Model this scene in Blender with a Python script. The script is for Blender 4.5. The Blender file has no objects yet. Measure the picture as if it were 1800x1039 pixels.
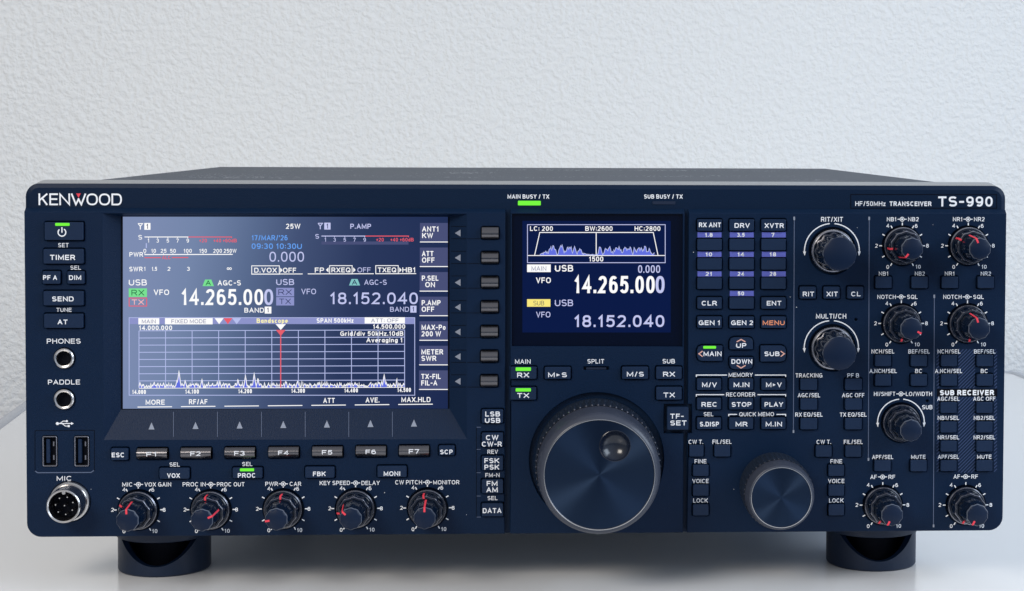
import bpy, math, random
from math import sin, cos, pi, radians, atan2, hypot
from mathutils import Vector, Euler
from mathutils.geometry import tessellate_polygon

random.seed(7)
S = bpy.context.scene
COL = S.collection

# ------------------------------------------------------------------ camera
CAM_LOC = Vector((0.00509, -0.831585, 0.213162))
CAM_ROT = Euler((1.53277366, -0.00392242, -0.04770034), 'XYZ')
F, PCX, PCY = 3118.0, 1085.64, 353.41            # focal length and principal point, in photo pixels (1800 wide)
cam = bpy.data.cameras.new('camera')
cam.sensor_width = 36.0
cam.lens = F / 1800 * 36
cam.shift_x = (900 - PCX) / 1800
cam.shift_y = (PCY - 519.5) / 1800
cam.clip_start, cam.clip_end = 0.02, 50
cam_ob = bpy.data.objects.new('camera', cam)
COL.objects.link(cam_ob)
cam_ob.location, cam_ob.rotation_euler = CAM_LOC, CAM_ROT
S.camera = cam_ob
CM = CAM_ROT.to_matrix()

# ------------------------------------------------------------------ light
S.view_settings.view_transform = 'Standard'
S.view_settings.look = 'None'
S.view_settings.exposure = 0
S.view_settings.gamma = 1
S.view_settings.use_curve_mapping = False
W = bpy.data.worlds.new('World'); S.world = W; W.use_nodes = True
wn, wl = W.node_tree.nodes, W.node_tree.links
wn.clear()
wo = wn.new('ShaderNodeOutputWorld'); wb = wn.new('ShaderNodeBackground')
wt = wn.new('ShaderNodeTexCoord'); wsx = wn.new('ShaderNodeSeparateXYZ'); wr = wn.new('ShaderNodeValToRGB')
wm = wn.new('ShaderNodeMapRange')
wl.new(wt.outputs['Generated'], wsx.inputs[0]); wl.new(wsx.outputs['Z'], wm.inputs['Value'])
wx = wn.new('ShaderNodeMapRange'); wx.interpolation_type = 'SMOOTHSTEP'; wx.inputs['From Min'].default_value = -0.45; wx.inputs['From Max'].default_value = 0.55
wl.new(wsx.outputs['X'], wx.inputs['Value'])
wside = wn.new('ShaderNodeMix'); wside.data_type = 'RGBA'; wl.new(wx.outputs[0], wside.inputs['Factor'])
wside.inputs['A'].default_value = (0.80, 0.80, 0.80, 1); wside.inputs['B'].default_value = (1.15, 1.25, 1.40, 1)
wmix = wn.new('ShaderNodeMix'); wmix.data_type = 'RGBA'; wmix.blend_type = 'MULTIPLY'; wmix.inputs['Factor'].default_value = 1.0
wl.new(wside.outputs['Result'], wmix.inputs['B'])
wm.inputs['From Min'].default_value = -1; wm.inputs['From Max'].default_value = 1
wl.new(wm.outputs['Result'], wr.inputs['Fac']); wl.new(wr.outputs['Color'], wmix.inputs['A']); wl.new(wmix.outputs['Result'], wb.inputs['Color']); wl.new(wb.outputs[0], wo.inputs['Surface'])
cr = wr.color_ramp
cr.elements[0].position = 0.30; cr.elements[0].color = (0.04, 0.075, 0.14, 1)
cr.elements[1].position = 0.85; cr.elements[1].color = (0.62, 0.63, 0.66, 1)
e = cr.elements.new(0.52); e.color = (0.52, 0.555, 0.60, 1)
wb.inputs['Strength'].default_value = 0.84


def area(name, loc, target, sx, sy, energy, color):
    l = bpy.data.lights.new(name, 'AREA'); l.shape = 'RECTANGLE'; l.size, l.size_y = sx, sy
    l.energy, l.color = energy, color
    o = bpy.data.objects.new(name, l); COL.objects.link(o)
    o.location = loc
    o.rotation_euler = (Vector(target) - Vector(loc)).to_track_quat('-Z', 'Y').to_euler()
    return o


area('window_light', (1.12, -0.32, 0.66), (0.38, -0.12, 0.0), 1.0, 0.7, 12.5, (0.74, 0.86, 1.0))
area('warm_fill_light', (-0.85, -1.15, 1.0), (0.0, 0.45, 0.1), 0.7, 0.55, 16, (1.0, 0.92, 0.82))  # added warm fill behind the camera, placed to brighten the dial highlights


# ------------------------------------------------------------------ materials
def mat(name, base, rough=0.5, metal=0.0, spec=0.5, coat=0.0, bump=None, aniso=None):
    m = bpy.data.materials.new(name); m.use_nodes = True
    n, l = m.node_tree.nodes, m.node_tree.links
    b = n['Principled BSDF']
    b.inputs['Base Color'].default_value = (*base, 1); b.inputs['Roughness'].default_value = rough
    b.inputs['Metallic'].default_value = metal; b.inputs['Specular IOR Level'].default_value = spec
    b.inputs['Coat Weight'].default_value = coat
    if bump:
        sc, st, dist = bump
        tc = n.new('ShaderNodeTexCoord'); nz = n.new('ShaderNodeTexNoise'); bp = n.new('ShaderNodeBump')
        nz.inputs['Scale'].default_value = sc; nz.inputs['Detail'].default_value = 2
        bp.inputs['Strength'].default_value = st; bp.inputs['Distance'].default_value = dist
        l.new(tc.outputs['Object'], nz.inputs['Vector']); l.new(nz.outputs['Fac'], bp.inputs['Height']); l.new(bp.outputs['Normal'], b.inputs['Normal'])
    if aniso:
        tg = n.new('ShaderNodeTangent'); tg.direction_type = 'RADIAL'; tg.axis = 'Y'
        l.new(tg.outputs[0], b.inputs['Tangent']); b.inputs['Anisotropic'].default_value = aniso
    return m


def emis(name, c, s=1.0):
    m = bpy.data.materials.new(name); m.use_nodes = True
    b = m.node_tree.nodes['Principled BSDF']
    b.inputs['Base Color'].default_value = (0.001, 0.001, 0.0015, 1); b.inputs['Roughness'].default_value = 0.3
    b.inputs['Specular IOR Level'].default_value = 0.06
    b.inputs['Emission Color'].default_value = (*c, 1); b.inputs['Emission Strength'].default_value = s
    return m


M = {}
M['panel'] = mat('panel_black', (0.0008, 0.0112, 0.038), 0.46, spec=0.17, bump=(2200, 0.4, 0.0003))
M['bezel'] = mat('bezel_black', (0.0008, 0.0104, 0.034), 0.42, spec=0.17, bump=(2200, 0.35, 0.0003))
M['underside'] = mat('bottom_bounce', (0.20, 0.25, 0.33), 0.5, spec=0.4)  # pale tint invented for the unseen bottom, brightens the reflection under the set
M['strip'] = mat('bezel_edge', (0.045, 0.05, 0.065), 0.16, spec=0.7)
M['case'] = mat('cabinet_black', (0.035, 0.048, 0.07), 0.55, spec=0.4, bump=(1800, 0.3, 0.0003))
M['button'] = mat('button_black', (0.007, 0.020, 0.054), 0.42, spec=0.22)
M['hole'] = mat('dark_gap', (0.001, 0.002, 0.006), 0.7, spec=0.1)
M['white'] = mat('print_white', (0.86, 0.88, 0.92), 0.6, spec=0.2)
M['grey'] = mat('print_grey', (0.26, 0.29, 0.36), 0.6, spec=0.2)
M['bluep'] = mat('print_blue', (0.115, 0.135, 0.50), 0.6, spec=0.2)
M['orange'] = mat('print_orange', (0.80, 0.30, 0.16), 0.6, spec=0.2)
M['pinkp'] = mat('print_pink', (0.75, 0.42, 0.35), 0.6, spec=0.2)
M['red'] = mat('pointer_red', (0.80, 0.055, 0.085), 0.5, spec=0.3)
M['hatch'] = mat('print_hatch', (0.035, 0.058, 0.135), 0.6, spec=0.2)
M['line'] = mat('groove_line', (0.10, 0.13, 0.21), 0.5, spec=0.3)
M['chrome'] = mat('chrome', (0.62, 0.60, 0.59), 0.22, metal=1)
M['silver'] = mat('silver_key', (0.17, 0.165, 0.175), 0.20, metal=1)
M['knob'] = mat('knob_gloss_black', (0.002, 0.007, 0.020), 0.16, spec=0.45)
M['cap'] = mat('knob_satin_black', (0.003, 0.011, 0.034), 0.38, spec=0.22)
M['skirt'] = mat('dial_skirt', (0.040, 0.047, 0.068), 0.33, spec=0.4)
M['rubber'] = mat('dial_rubber', (0.010, 0.018, 0.035), 0.5, spec=0.4)
M['rim'] = mat('knob_edge', (0.32, 0.32, 0.36), 0.25, metal=0.9)
M['edge'] = mat('bevel_highlight', (0.10, 0.115, 0.15), 0.3, spec=0.6)  # paler than the cap: edge highlights of the knob tips put into the colour
M['spun'] = mat('spun_face', (0.021, 0.037, 0.072), 0.40, metal=1.0, aniso=0.92)
M['gloss'] = mat('dimple_gloss', (0.004, 0.008, 0.02), 0.2, spec=0.6)
M['foot'] = mat('foot_plastic', (0.002, 0.012, 0.038), 0.45, spec=0.4, bump=(900, 0.15, 0.0003))
M['glass'] = mat('display_glass', (0.0006, 0.003, 0.014), 0.2, spec=0.12)
M['led'] = emis('led_green', (0.20, 1.0, 0.055), 0.95)
M['ledoff'] = mat('led_off', (0.006, 0.014, 0.04), 0.3)
M['ewhite'] = emis('screen_white', (1, 1, 1), 1.0)
M['edim'] = emis('screen_lavender_white', (0.55, 0.58, 0.88), 1.0)
M['eblue'] = emis('screen_blue', (0.14, 0.38, 0.95), 0.95)
M['ered'] = emis('screen_red', (0.85, 0.12, 0.16), 0.95)
M['egreen'] = emis('screen_green', (0.20, 0.80, 0.30), 0.95)
M['eteal'] = emis('screen_teal', (0.25, 0.62, 0.62), 0.9)
M['elav'] = emis('screen_lavender', (0.28, 0.31, 0.62), 0.95)
M['egrid'] = emis('screen_grid', (0.50, 0.56, 0.90), 0.95)
M['ekey'] = emis('screen_key', (0.065, 0.078, 0.185), 1.0)
M['epink'] = emis('screen_pink', (1.0, 0.5, 0.5), 1.0)
M['eslate'] = emis('screen_slate', (0.20, 0.21, 0.36), 1.0)
M['etrace'] = emis('screen_trace_blue', (0.12, 0.16, 0.75), 1.0)
M['eink'] = emis('screen_ink', (0.02, 0.03, 0.10), 1.0)
M['egreenink'] = emis('screen_green_ink', (0.02, 0.15, 0.06), 1.0)
M['eyellow'] = emis('screen_yellow', (1.0, 0.85, 0.22), 0.95)
M['ecream'] = emis('screen_cream', (1.0, 0.93, 0.45), 1.0)
M['enavy'] = emis('screen_navy', (0.0012, 0.008, 0.058), 1.0)


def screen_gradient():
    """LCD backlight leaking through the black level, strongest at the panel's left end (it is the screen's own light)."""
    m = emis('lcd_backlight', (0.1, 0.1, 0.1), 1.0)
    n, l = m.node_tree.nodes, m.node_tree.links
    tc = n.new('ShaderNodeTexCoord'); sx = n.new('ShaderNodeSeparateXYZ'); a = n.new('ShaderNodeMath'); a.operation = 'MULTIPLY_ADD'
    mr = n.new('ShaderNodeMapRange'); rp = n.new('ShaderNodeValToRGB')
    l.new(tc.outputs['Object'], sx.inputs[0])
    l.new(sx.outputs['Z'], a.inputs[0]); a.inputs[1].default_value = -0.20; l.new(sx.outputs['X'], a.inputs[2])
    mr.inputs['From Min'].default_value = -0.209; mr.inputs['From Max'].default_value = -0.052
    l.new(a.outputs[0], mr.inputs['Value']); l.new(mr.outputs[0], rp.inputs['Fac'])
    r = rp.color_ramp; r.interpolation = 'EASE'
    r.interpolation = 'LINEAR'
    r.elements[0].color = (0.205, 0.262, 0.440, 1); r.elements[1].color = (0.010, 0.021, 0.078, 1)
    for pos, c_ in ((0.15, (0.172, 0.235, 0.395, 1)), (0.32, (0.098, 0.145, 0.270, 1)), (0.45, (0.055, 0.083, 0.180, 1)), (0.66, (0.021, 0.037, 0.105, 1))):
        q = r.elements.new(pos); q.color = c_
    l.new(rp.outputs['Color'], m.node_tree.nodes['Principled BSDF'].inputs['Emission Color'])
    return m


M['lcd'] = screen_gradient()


def wall_mat():
    m = bpy.data.materials.new('rough_plaster_paint'); m.use_nodes = True
    n, l = m.node_tree.nodes, m.node_tree.links
    b = n['Principled BSDF']; b.inputs['Base Color'].default_value = (0.79, 0.79, 0.775, 1)
    b.inputs['Roughness'].default_value = 0.7; b.inputs['Specular IOR Level'].default_value = 0.25
    tc = n.new('ShaderNodeTexCoord')
    n1 = n.new('ShaderNodeTexNoise'); n1.inputs['Scale'].default_value = 205; n1.inputs['Detail'].default_value = 2.5; n1.inputs['Roughness'].default_value = 0.5
    n1.inputs['Distortion'].default_value = 0.15
    n2 = n.new('ShaderNodeTexNoise'); n2.inputs['Scale'].default_value = 290; n2.inputs['Detail'].default_value = 1.5
    mx = n.new('ShaderNodeMath'); mx.operation = 'MULTIPLY_ADD'; mx.inputs[1].default_value = 0.35
    rp = n.new('ShaderNodeMapRange'); rp.inputs['From Min'].default_value = 0.30; rp.inputs['From Max'].default_value = 0.70; rp.interpolation_type = 'SMOOTHSTEP'
    bp = n.new('ShaderNodeBump'); bp.inputs['Strength'].default_value = 0.36; bp.inputs['Distance'].default_value = 0.0020
    for q in (n1, n2): l.new(tc.outputs['Object'], q.inputs['Vector'])
    l.new(n1.outputs['Fac'], rp.inputs['Value'])
    l.new(n2.outputs['Fac'], mx.inputs[0]); l.new(rp.outputs[0], mx.inputs[2])
    l.new(mx.outputs[0], bp.inputs['Height']); l.new(bp.outputs[0], b.inputs['Normal'])
    return m


M['wall'] = wall_mat()
M['table'] = mat('white_lacquer', (0.80, 0.80, 0.80), 0.16, spec=0.5)
M['band'] = mat('grey_edge_band', (0.44, 0.46, 0.50), 0.3, spec=0.5)


def dusty(m):
    n, l = m.node_tree.nodes, m.node_tree.links
    b = n['Principled BSDF']
    tc = n.new('ShaderNodeTexCoord'); v = n.new('ShaderNodeTexVoronoi'); v.inputs['Scale'].default_value = 260
    ns = n.new('ShaderNodeTexNoise'); ns.inputs['Scale'].default_value = 14; ns.inputs['Detail'].default_value = 3
    sx = n.new('ShaderNodeSeparateXYZ'); mr = n.new('ShaderNodeMapRange')
    lt = n.new('ShaderNodeMath'); lt.operation = 'LESS_THAN'; th = n.new('ShaderNodeMapRange')
    l.new(tc.outputs['Object'], v.inputs['Vector']); l.new(tc.outputs['Object'], ns.inputs['Vector'])
    l.new(ns.outputs['Fac'], th.inputs['Value']); th.inputs['From Min'].default_value = 0.46; th.inputs['From Max'].default_value = 0.75
    th.inputs['To Min'].default_value = 0.0; th.inputs['To Max'].default_value = 0.34
    l.new(v.outputs['Distance'], lt.inputs[0]); l.new(th.outputs[0], lt.inputs[1])
    mx = n.new('ShaderNodeMix'); mx.data_type = 'RGBA'
    l.new(lt.outputs[0], mx.inputs['Factor']); mx.inputs['A'].default_value = b.inputs['Base Color'].default_value
    mx.inputs['B'].default_value = (0.55, 0.56, 0.58, 1)
    l.new(mx.outputs['Result'], b.inputs['Base Color'])


dusty(M['case'])


# ------------------------------------------------------------------ geometry helpers
# Front-panel convention: x to the right, z up, h = distance proud of the control panels (y = -h).
def at(u, v, h=0.0):
    """photo pixel -> (x, z) on the plane that lies h proud of the control panels."""
    d = CM @ Vector(((u - PCX) / F, -(v - PCY) / F, -1.0))
    t = (-h - CAM_LOC.y) / d.y
    p = CAM_LOC + d * t
    return p.x, p.z


def px(h=0.0):
    return (-h - CAM_LOC.y) / F * 1.0005


class MB:
    def __init__(s):
        s.v, s.f, s.m, s.mats, s.smooth = [], [], [], [], []

    def mi(s, key):
        if key not in s.mats: s.mats.append(key)
        return s.mats.index(key)

    def add(s, verts, faces, key, smooth=False):
        o = len(s.v); s.v += [tuple(q) for q in verts]; k = s.mi(key)
        for f in faces:
            s.f.append([i + o for i in f]); s.m.append(k); s.smooth.append(smooth)

    def poly(s, pts, h, key):                      # flat convex polygon on the panel plane
        s.add([(x, -h, z) for x, z in pts], [list(range(len(pts)))], key)

    def prism(s, loop, h0, h1, bev, key, cap=None):
        n = len(loop); ins = offset(loop, bev) if bev else loop
        rings = [[(x, -h0, z) for x, z in loop], [(x, -(h1 - bev), z) for x, z in loop]]
        if bev: rings.append([(x, -h1, z) for x, z in ins])
        vs = sum(rings, []); fs = []
        for r in range(len(rings) - 1):
            for i in range(n): j = (i + 1) % n; fs.append((r * n + i, r * n + j, (r + 1) * n + j, (r + 1) * n + i))
        s.add(vs, fs, key)
        s.add(rings[-1], [list(range(n))], cap or key)

    def plate(s, loop, holes, h0, h1, bev, key):   # plate with real holes
        loops = [loop] + holes
        front = []
        for k, L in enumerate(loops):
            I = offset(L, bev if k == 0 else -bev)
            n = len(L)
            r0 = [(x, -h0, z) for x, z in L]; r1 = [(x, -(h1 - bev), z) for x, z in L]; r2 = [(x, -h1, z) for x, z in I]
            fs = []
            for a in (0, 1):
                for i in range(n): j = (i + 1) % n; fs.append((a * n + i, a * n + j, (a + 1) * n + j, (a + 1) * n + i))
            s.add(r0 + r1 + r2, fs, key)
            front.append([Vector((x, z, 0)) for x, z in I])
        tri = tessellate_polygon(front)
        flat = sum(front, [])
        s.add([(p.x, -h1, p.y) for p in flat], [list(t) for t in tri], key)

    def lathe(s, c, prof, key, n=64, mod=None, cap=True, smooth=True, keys=None):
        """prof = [(r, h)]; mod(theta, i) scales the radius; keys[i] = material of band i"""
        cx, cz = c; vs = []
        for i, (r, h) in enumerate(prof):
            for k in range(n):
                t = 2 * pi * k / n; rr = r * (mod(t, i) if mod else 1)
                vs.append((cx + rr * sin(t), -h, cz + rr * cos(t)))
        for i in range(len(prof) - 1):
            fs = [(i * n + k, i * n + (k + 1) % n, (i + 1) * n + (k + 1) % n, (i + 1) * n + k) for k in range(n)]
            kk = keys[i] if keys else key
            o = len(s.v)
            if i == 0: base = o; s.v += vs
            m = s.mi(kk)
            for f in fs: s.f.append([q + base for q in f]); s.m.append(m); s.smooth.append(smooth)
        if cap:
            i = len(prof) - 1
            s.f.append([base + i * n + k for k in range(n)]); s.m.append(s.mi(keys[-1] if keys and len(keys) >= len(prof) else key)); s.smooth.append(smooth)

    def ribbon(s, pts, hw, h, key, closed=False, ext=0.0):
        P = [Vector(p) for p in pts]
        if not closed and ext:
            d = (P[0] - P[1]).normalized(); P[0] = P[0] + d * ext
            d = (P[-1] - P[-2]).normalized(); P[-1] = P[-1] + d * ext
        n = len(P); L, R = [], []
        for i in range(n):
            a = P[i - 1] if (i > 0 or closed) else None
            b = P[(i + 1) % n] if (i < n - 1 or closed) else None
            d1 = (P[i] - a).normalized() if a is not None else None
            d2 = (b - P[i]).normalized() if b is not None else None
            if d1 is None: d1 = d2
            if d2 is None: d2 = d1
            n1 = Vector((-d1.y, d1.x)); n2 = Vector((-d2.y, d2.x)); mm = n1 + n2
            if mm.length < 1e-6: mm = n1
            mm.normalize(); k = 1 / max(0.45, mm.dot(n1))
            L.append(P[i] + mm * hw * k); R.append(P[i] - mm * hw * k)
        vs = [(p.x, -h, p.y) for p in L] + [(p.x, -h, p.y) for p in R]
        m = n if closed else n - 1
        s.add(vs, [(i, (i + 1) % n, n + (i + 1) % n, n + i) for i in range(m)], key)

    # pixel-based conveniences (positions read off the photo, landed on a plane h proud of the panel)
    def pline(s, pts, wpx, h, key, closed=False):
        s.ribbon([at(u, v, h) for u, v in pts], wpx * px(h) / 2, h, key, closed)

    def prect(s, u0, v0, u1, v1, h, key):
        s.poly([at(u0, v0, h), at(u1, v0, h), at(u1, v1, h), at(u0, v1, h)], h, key)

    def ppoly(s, pts, h, key):
        s.poly([at(u, v, h) for u, v in pts], h, key)

    def pbox(s, u0, v0, u1, v1, wpx, h, key):
        s.pline([(u0, v0), (u1, v0), (u1, v1), (u0, v1)], wpx, h, key, True)

    def text(s, t, u, v, hp, wp=None, key='white', h=0.00008, wt=0.17, al='c', hf=None):
        """stroke lettering, cap height hp and overall width wp in photo pixels"""
        k = px(h); c = at(u, v, h); H = hp * k; sw = wt * H
        items = []; x = 0.0
        gap = 0.13 + wt * 0.22
        for ch in t:
            if ch == ' ': x += 0.34; continue
            w, st = GL.get(ch, GL['-']); items.append((x, w, st)); x += w + gap
        tot = max(x - gap, 0.01)
        sx = (wp * k / tot) if wp else H
        Wd = tot * sx
        x0 = c[0] - (Wd / 2 if al == 'c' else 0 if al == 'l' else Wd); z0 = c[1] - H / 2
        for gx, w, st in items:
            gw = w * sx; ix = min(sw / 2, gw * 0.45)
            for q, (pts, closed, fill) in enumerate(st):
                Q = [(x0 + gx * sx + ix + p[0] * (gw - 2 * ix), z0 + sw / 2 + p[1] * (H - sw)) for p in pts]
                hh = h + 0.000012 * (q % 4)
                if fill: s.poly(Q, hh, key)
                else: s.ribbon(Q, sw / 2, hh, key, closed, 0 if closed or len(Q) > 8 else sw * 0.46)

    def build(s, name, parent=None, label=None, sharp=35):
        me = bpy.data.meshes.new(name)
        me.from_pydata(s.v, [], s.f)
        for k in s.mats: me.materials.append(M[k])
        me.polygons.foreach_set('material_index', s.m)
        me.polygons.foreach_set('use_smooth', s.smooth)
        me.update()
        if any(s.smooth): me.set_sharp_from_angle(angle=radians(sharp))
        o = bpy.data.objects.new(name, me); COL.objects.link(o)
        if parent is not None: o.parent = parent
        if label: o['label'] = label
        return o


def offset(loop, d):
    """inset (d>0) of a closed loop, whatever its winding"""
    n = len(loop); A = sum(loop[i][0] * loop[(i + 1) % n][1] - loop[(i + 1) % n][0] * loop[i][1] for i in range(n))
    sg = 1 if A > 0 else -1; out = []
    for i in range(n):
        a, b, c = Vector(loop[i - 1]), Vector(loop[i]), Vector(loop[(i + 1) % n])
        d1, d2 = (b - a).normalized(), (c - b).normalized()
        n1, n2 = Vector((-d1.y, d1.x)), Vector((-d2.y, d2.x)); m = n1 + n2
        m = m.normalized() if m.length > 1e-6 else n1
        q = b + m * (sg * d / max(0.4, m.dot(n1))); out.append((q.x, q.y))
    return out


def rrect(cx, cz, w, h, r=0.0008, seg=3):
    """rounded rectangle; r may be four radii (tl, tr, br, bl)"""
    rs = r if isinstance(r, (tuple, list)) else (r,) * 4
    pts = []
    for (sx, sz, a0), rr in zip(((-1, 1, 180), (1, 1, 90), (1, -1, 0), (-1, -1, 270)), rs):
        ox, oz = cx + sx * (w / 2 - rr), cz + sz * (h / 2 - rr)
        if rr < 1e-5: pts.append((ox, oz)); continue
        for i in range(seg + 1):
            t = radians(a0 - 90 * i / seg); pts.append((ox + rr * cos(t), oz + rr * sin(t)))
    return pts


def circ(c, r, n=48):
    return [(c[0] + r * sin(2 * pi * i / n), c[1] + r * cos(2 * pi * i / n)) for i in range(n)]


# ------------------------------------------------------------------ stroke alphabet (unit box, centre lines)
def arc(cx, cy, rx, ry, a0, a1, n=14, e=2.4):
    o = []
    for i in range(n + 1):
        t = radians(a0 + (a1 - a0) * i / n); c, d = cos(t), sin(t)
        o.append((cx + rx * math.copysign(abs(c) ** (2 / e), c), cy + ry * math.copysign(abs(d) ** (2 / e), d)))
    return o


def bowl(y0, y1, x1=1.0, x0=0.0):
    xm = x1 - 0.45 * (x1 - x0)
    return [(x0, y1)] + arc(xm, (y0 + y1) / 2, x1 - xm, (y1 - y0) / 2, 90, -90, 10) + [(x0, y0)]


def ring(cx, cy, rx, ry, n=20): return arc(cx, cy, rx, ry, 0, 360 - 360 / n, n - 1)


GL = {}


def G(ch, w, *st):
    GL[ch] = (w, [(s if not isinstance(s, tuple) else s[0], isinstance(s, tuple) and s[1] == 'c', isinstance(s, tuple) and s[1] == 'f') for s in st])


G('A', .80, [(0, 0), (.5, 1), (1, 0)], [(.2, .32), (.8, .32)])
G('B', .72, [(0, 0), (0, 1)], bowl(.53, 1, .92), bowl(0, .53))
G('C', .78, arc(.5, .5, .5, .5, 42, 318, 22))
G('D', .76, [(0, 0), (0, 1)], bowl(0, 1))
G('E', .66, [(1, 1), (0, 1), (0, 0), (1, 0)], [(0, .52), (.9, .52)])
G('F', .62, [(1, 1), (0, 1), (0, 0)], [(0, .5), (.88, .5)])
G('G', .80, arc(.5, .5, .5, .5, 42, 345, 22), [(.55, .45), (1, .45), (1, .05)])
G('H', .74, [(0, 0), (0, 1)], [(1, 0), (1, 1)], [(0, .52), (1, .52)])
G('I', .20, [(.5, 0), (.5, 1)])
G('J', .56, [(1, 1), (1, .35)] + arc(.5, .32, .5, .32, 0, -180, 10))
G('K', .76, [(0, 0), (0, 1)], [(1, 1), (.06, .42)], [(.36, .62), (1, 0)])
G('L', .60, [(0, 1), (0, 0), (1, 0)])
G('M', .90, [(0, 0), (0, 1), (.5, .12), (1, 1), (1, 0)])
G('N', .76, [(0, 0), (0, 1), (1, 0), (1, 1)])
G('O', .84, (ring(.5, .5, .5, .5, 24), 'c'))
G('P', .68, [(0, 0), (0, 1)], bowl(.44, 1))
G('Q', .84, (ring(.5, .5, .5, .5, 24), 'c'), [(.6, .3), (1, 0)])
G('R', .74, [(0, 0), (0, 1)], bowl(.46, 1, .95), [(.55, .46), (1, 0)])
G('S', .70, arc(.5, .755, .48, .245, 25, 270, 12) + arc(.5, .255, .5, .255, 90, -155, 12)[1:])
G('T', .70, [(0, 1), (1, 1)], [(.5, 0), (.5, 1)])
G('U', .74, [(0, 1), (0, .4)] + arc(.5, .4, .5, .4, 180, 360, 14) + [(1, 1)])
G('V', .76, [(0, 1), (.5, 0), (1, 1)])
G('W', 1.08, [(0, 1), (.25, 0), (.5, 1), (.75, 0), (1, 1)])
G('X', .74, [(0, 0), (1, 1)], [(0, 1), (1, 0)])
G('Y', .74, [(0, 1), (.5, .45), (1, 1)], [(.5, .45), (.5, 0)])
G('Z', .68, [(0, 1), (1, 1), (0, 0), (1, 0)])
G('0', .62, (ring(.5, .5, .5, .5, 22), 'c'))
G('1', .40, [(.1, .78), (.7, 1), (.7, 0)])
G('2', .62, arc(.5, .72, .48, .28, 165, -20, 12) + [(0, 0), (1, 0)])
G('3', .62, arc(.48, .76, .46, .24, 155, -90, 12), arc(.48, .26, .52, .26, 90, -155, 12))
G('4', .66, [(.76, 0), (.76, 1), (0, .28), (1, .28)])
G('5', .62, [(.92, 1), (.16, 1), (.06, .5)], arc(.46, .33, .52, .33, 140, -150, 14))
G('6', .62, (ring(.5, .31, .5, .31, 18), 'c'), arc(.52, .5, .52, .5, 50, 195, 12))
G('7', .60, [(0, 1), (1, 1), (.4, 0)])
G('8', .62, (ring(.5, .76, .44, .24, 16), 'c'), (ring(.5, .26, .5, .26, 16), 'c'))
G('9', .62, (ring(.5, .69, .5, .31, 18), 'c'), arc(.48, .5, .52, .5, 15, -130, 12))
G('.', .16, [(.5, 0), (.5, .05)])
G(',', .16, [(.5, .05), (.2, -.15)])
G(':', .16, [(.5, .12), (.5, .17)], [(.5, .62), (.5, .67)])
G("'", .14, [(.5, .75), (.5, 1)])
G('-', .42, [(0, .45), (1, .45)])
G('+', .5, [(0, .45), (1, .45)], [(.5, .15), (.5, .75)])
G('/', .46, [(.12, -.03), (.88, 1.03)])
G('>', .62, ([(0, .1), (1, .48), (0, .86)], 'f'))
G('<', .40, ([(1, .1), (0, .48), (1, .86)], 'f'))
G('z', .5, [(0, .66), (1, .66), (0, 0), (1, 0)])
G('o', .56, (ring(.5, .33, .5, .33, 18), 'c'))
G('a', .54, (ring(.45, .33, .45, .33, 16), 'c'), [(1, .66), (1, 0)])
G('c', .52, arc(.5, .33, .5, .33, 45, 315, 14))
G('d', .56, (ring(.45, .33, .45, .33, 16), 'c'), [(1, 1), (1, 0)])
G('e', .54, [(0, .33), (1, .33)] + arc(.5, .33, .5, .33, 0, 310, 16))
G('g', .54, (ring(.45, .33, .45, .33, 16), 'c'), [(1, .66), (1, -.1), (.6, -.28), (.1, -.22)])
G('i', .18, [(.5, 0), (.5, .66)], [(.5, .92), (.5, .97)])
G('k', .54, [(0, 0), (0, 1)], [(1, .66), (.05, .28)], [(.3, .38), (1, 0)])
G('n', .54, [(0, 0), (0, .66)], arc(.5, .36, .5, .3, 170, 0, 8) + [(1, 0)])
G('p', .54, [(0, .66), (0, -.28)], (ring(.52, .33, .48, .33, 16), 'c'))
G('r', .38, [(0, 0), (0, .66)], arc(.75, .3, .75, .36, 175, 90, 6))
G('s', .50, arc(.5, .49, .48, .17, 25, 270, 8) + arc(.5, .165, .5, .165, 90, -155, 8)[1:])
G('v', .54, [(0, .66), (.5, 0), (1, .66)])


# ================================================================== THE SETTING
PHI = radians(4.4)                                    # the table and wall stand slightly turned to the set


def tw(u, v, z): return (u * cos(PHI) - v * sin(PHI), u * sin(PHI) + v * cos(PHI), z)


def solid(loop, z0, z1, key, name, parent=None):
    b = MB(); n = len(loop)
    lo = [tw(u, v, z0) for u, v in loop]; hi = [tw(u, v, z1) for u, v in loop]
    b.add(lo + hi, [(i, (i + 1) % n, n + (i + 1) % n, n + i) for i in range(n)] + [list(range(n)), list(range(n, 2 * n))], key)
    return b.build(name, parent)


wall = MB()
x0, x1, y0, y1, z0, z1 = -2.0, 2.2, 0.738, 0.84, -0.75, 1.5
vs = [tw(a, b, c) for a in (x0, x1) for b in (y0, y1) for c in (z0, z1)]
wall.add(vs, [(0, 1, 3, 2), (4, 5, 7, 6), (0, 1, 5, 4), (2, 3, 7, 6), (0, 2, 6, 4), (1, 3, 7, 5)], 'wall')
wall = wall.build('wall')
wall['label'] = 'white rough plaster wall behind the black radio'; wall['category'] = 'wall'

table = bpy.data.objects.new('table', None); COL.objects.link(table)
table['label'] = 'glossy white table top with a grey edge band under the radio'; table['category'] = 'table'
UL, UR, VF, VB, BW = -0.3395, 0.4875, -0.22, 0.699, 0.0118


def tloop(d, r):
    return rrect((UL + UR) / 2, (VF + VB) / 2, UR - UL + 2 * d, VB - VF + 2 * d, r, 8)


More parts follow.
